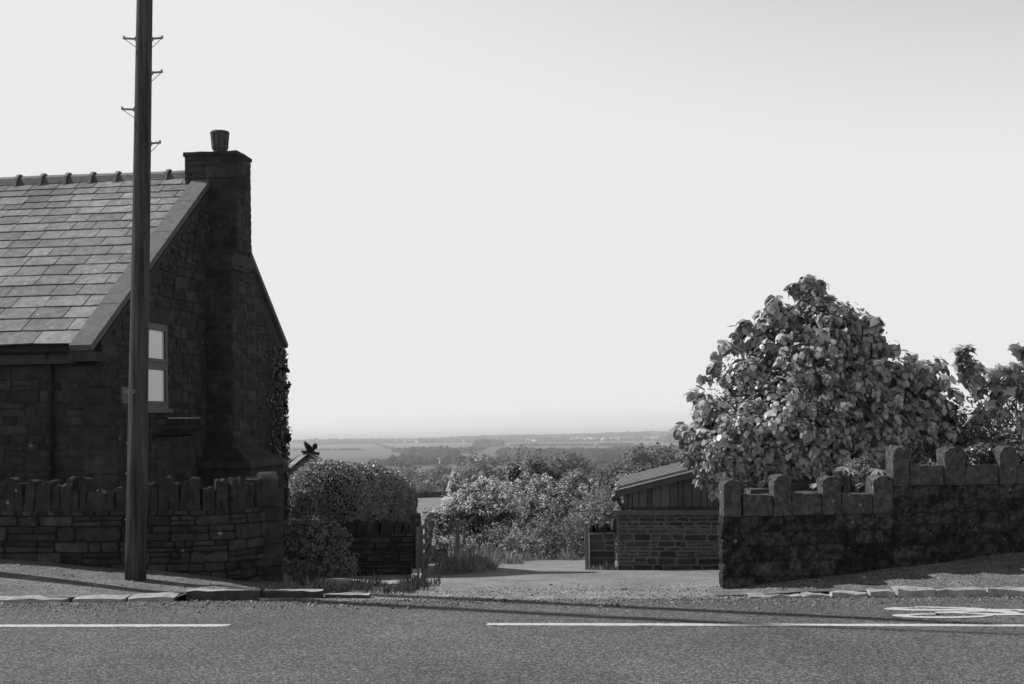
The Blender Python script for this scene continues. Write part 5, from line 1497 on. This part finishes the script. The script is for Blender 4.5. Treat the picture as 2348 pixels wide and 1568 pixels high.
# ridge wood
n = 9000; Y = r.uniform(5900, 7300, n); pxs = r.uniform(200, 2300, n); X = (pxs - 1173) / F * Y
keep = ~((pxs < 1010) & (Y < 6600) & (Y > 6150)) & ~((pxs > 1480) & (Y < 6500) & (Y > 6250))
crowns('ridge_wood', "long dark wood covering the skyline ridge", X[keep], Y[keep], r.uniform(7, 13, n)[keep], 1)
n = 2500; Y = r.uniform(5200, 5900, n); pxs = 1173 + r.uniform(-1, 1, n) * 480; dens = (np.sin(pxs / 37.0) + np.sin(pxs / 91.0 + 1) > -.2); X = (pxs - 1173) / F * Y
crowns('village_trees', "scattered trees among the far village houses", X[dens], Y[dens], r.uniform(5, 10, n)[dens], 2)
# valley wood behind the single trees
n = 5200; Y = r.uniform(1300, 1800, n); pxs = np.where(r.rand(n) < .88, r.uniform(1290, 1800, n), r.uniform(560, 1290, n)); X = (pxs - 1173) / F * Y
dens = (np.sin(X / 75.0 + Y / 210.0) + np.sin(X / 41.0 - Y / 130.0) > np.where(pxs > 1290, -1.4, .25))
crowns('valley_wood', "darker mass of mixed woodland on the valley side", X[dens], Y[dens], r.uniform(5, 10, n)[dens], 3)
def hedgerow(pts_, n, seed, s0=3, s1=6):
    r = np.random.RandomState(seed); X = []; Y = []
    A = [G2(px, Y_) for px, Y_ in pts_]
    seg = [math.hypot(b[0] - a[0], b[1] - a[1]) for a, b in zip(A, A[1:])]; tot = sum(seg)
    for a, b, L_ in zip(A, A[1:], seg):
        k = max(2, int(n * L_ / tot)); t = r.rand(k)
        X += list(a[0] + (b[0] - a[0]) * t + r.normal(0, 3, k)); Y += list(a[1] + (b[1] - a[1]) * t + r.normal(0, 3, k))
    return np.array(X), np.array(Y), r.uniform(s0, s1, len(X))
def G2(px, Y_): return ((px - 1173) / F * Y_, Y_)
hx = []; hy = []; hs_ = []
for i, (pts_, n, s0, s1) in enumerate((([(1050, 2600), (1090, 3050), (1115, 3700)], 200, 4, 8), ([(1090, 3750), (1115, 3900), (1150, 3800)], 120, 9, 15), ([(700, 5100), (1200, 5000), (1750, 4900)], 420, 4, 8), ([(1170, 3900), (1310, 3700), (1450, 3650)], 220, 3, 6),
                                       ([(1400, 2900), (1500, 2800), (1560, 2700)], 140, 4, 9), ([(1250, 2350), (1330, 2450), (1440, 2500)], 140, 4, 8), ([(900, 2900), (1050, 2650)], 90, 4, 8), ([(860, 5000), (920, 3100)], 120, 3, 5),
                                       ([(1530, 4300), (1600, 4250), (1680, 4300)], 260, 10, 18), ([(640, 3500), (830, 3300)], 80, 3, 5), ([(1150, 2250), (1240, 2100)], 110, 5, 10), ([(930, 2200), (1040, 2150)], 150, 7, 12))):
    a, b, c_ = hedgerow(pts_, n, 200 + i, s0, s1); hx.append(a); hy.append(b); hs_.append(c_)
crowns('hedgerows', "dark hedgerows and copses dividing the far fields", np.concatenate(hx), np.concatenate(hy), np.concatenate(hs_), 9, "hedgerow")
# tall clump on the skyline at the right
for k in range(7):
    px = 1538 + k * 6.2; Y = 6900; x = (px - 1173) / F * Y
    o = bpy.data.objects.new('skyline_tree', protos[k % 6]); sc.collection.objects.link(o)
    o.location = (x, Y + 20 * (k % 3), zg(x, Y) + 2); o.scale = (3.1, 3.1, 3.9)
    tag(o, "one of the tall trees clumped on the skyline left of the big tree", "tree", "tall skyline clump")

# far houses
def far_house(name, L_, W_, Hh):
    mb = MB(); x, y = L_ / 2, W_ / 2
    mb.hexa([Vector(p) for p in ((-x, -y, -1), (x, -y, -1), (x, y, -1), (-x, y, -1), (-x, -y, Hh), (x, -y, Hh), (x, y, Hh), (-x, y, Hh))], 0)
    mb.add([(-x - .3, -y - .4, Hh), (x + .3, -y - .4, Hh), (x + .3, y + .4, Hh), (-x - .3, y + .4, Hh), (-x - .3, 0, Hh + W_ * .42), (x + .3, 0, Hh + W_ * .42)],
           [(0, 1, 5, 4), (2, 3, 4, 5), (0, 4, 3), (1, 2, 5), (3, 2, 1, 0)], 1)
    return mb.mesh(name, [M['render'], M['slate']])
hm = [far_house('far_house', 13, 9, 5.5), far_house('far_house', 20, 9, 5), far_house('far_house', 9, 9, 6)]
rg = random.Random(88)
for k in range(110):
    if k < 78: px = rg.gauss(1400, 110); Y = rg.uniform(5150, 6050)
    elif k < 100: px = rg.uniform(900, 1230); Y = rg.uniform(5120, 5250)
    else: px = rg.uniform(1480, 1560); Y = rg.uniform(6300, 6500)
    x = (px - 1173) / F * Y
    o = bpy.data.objects.new('far_house', hm[k % 3]); sc.collection.objects.link(o); s_ = rg.uniform(.9, 1.5)
    o.location = (x, Y, zg(x, Y) + 3.0); o.scale = (s_, s_, s_); o.rotation_euler = (0, 0, rg.uniform(-.8, .8))
    if k < 78: tag(o, "one of the tiny pale houses of the far village below the ridge wood", "house", "far village houses")
    elif k < 100: tag(o, "one of the tiny houses strung along the top of the far fields", "house", "houses in a row above the far fields")
    else: tag(o, "one of the tiny white houses high on the far ridge at right", "house", "ridge houses")
# pond glinting in the valley
pm = MB(); N = 24; cx, cy = G2(1000, 1900)
pm.poly([Vector((cx + 62 * math.cos(t) * (1 + .2 * math.sin(3 * t)), cy + 110 * math.sin(t), zg(cx, cy) + 3.0)) for t in [2 * math.pi * k / N for k in range(N)]])
tag(pm.build('pond_water', M['water']), kind='structure')

# ------------------------------------------------------------------ haze
hz = MB(); hz.box((0, 39000, -82.5), (120000, 80000, 205))
hm_ = bpy.data.materials.new('haze'); hm_.use_nodes = True; nt = hm_.node_tree
nt.nodes.remove(nt.nodes["Principled BSDF"])
pv = nt.nodes.new("ShaderNodeVolumePrincipled"); pv.inputs["Color"].default_value = (1, 1, 1, 1)
pv.inputs["Density"].default_value = 1.15e-4; pv.inputs["Anisotropy"].default_value = 0.3
nt.links.new(pv.outputs[0], nt.nodes["Material Output"].inputs["Volume"])
ho = hz.build('haze', hm_); tag(ho, "pale haze over the far country", "haze", kind='stuff')
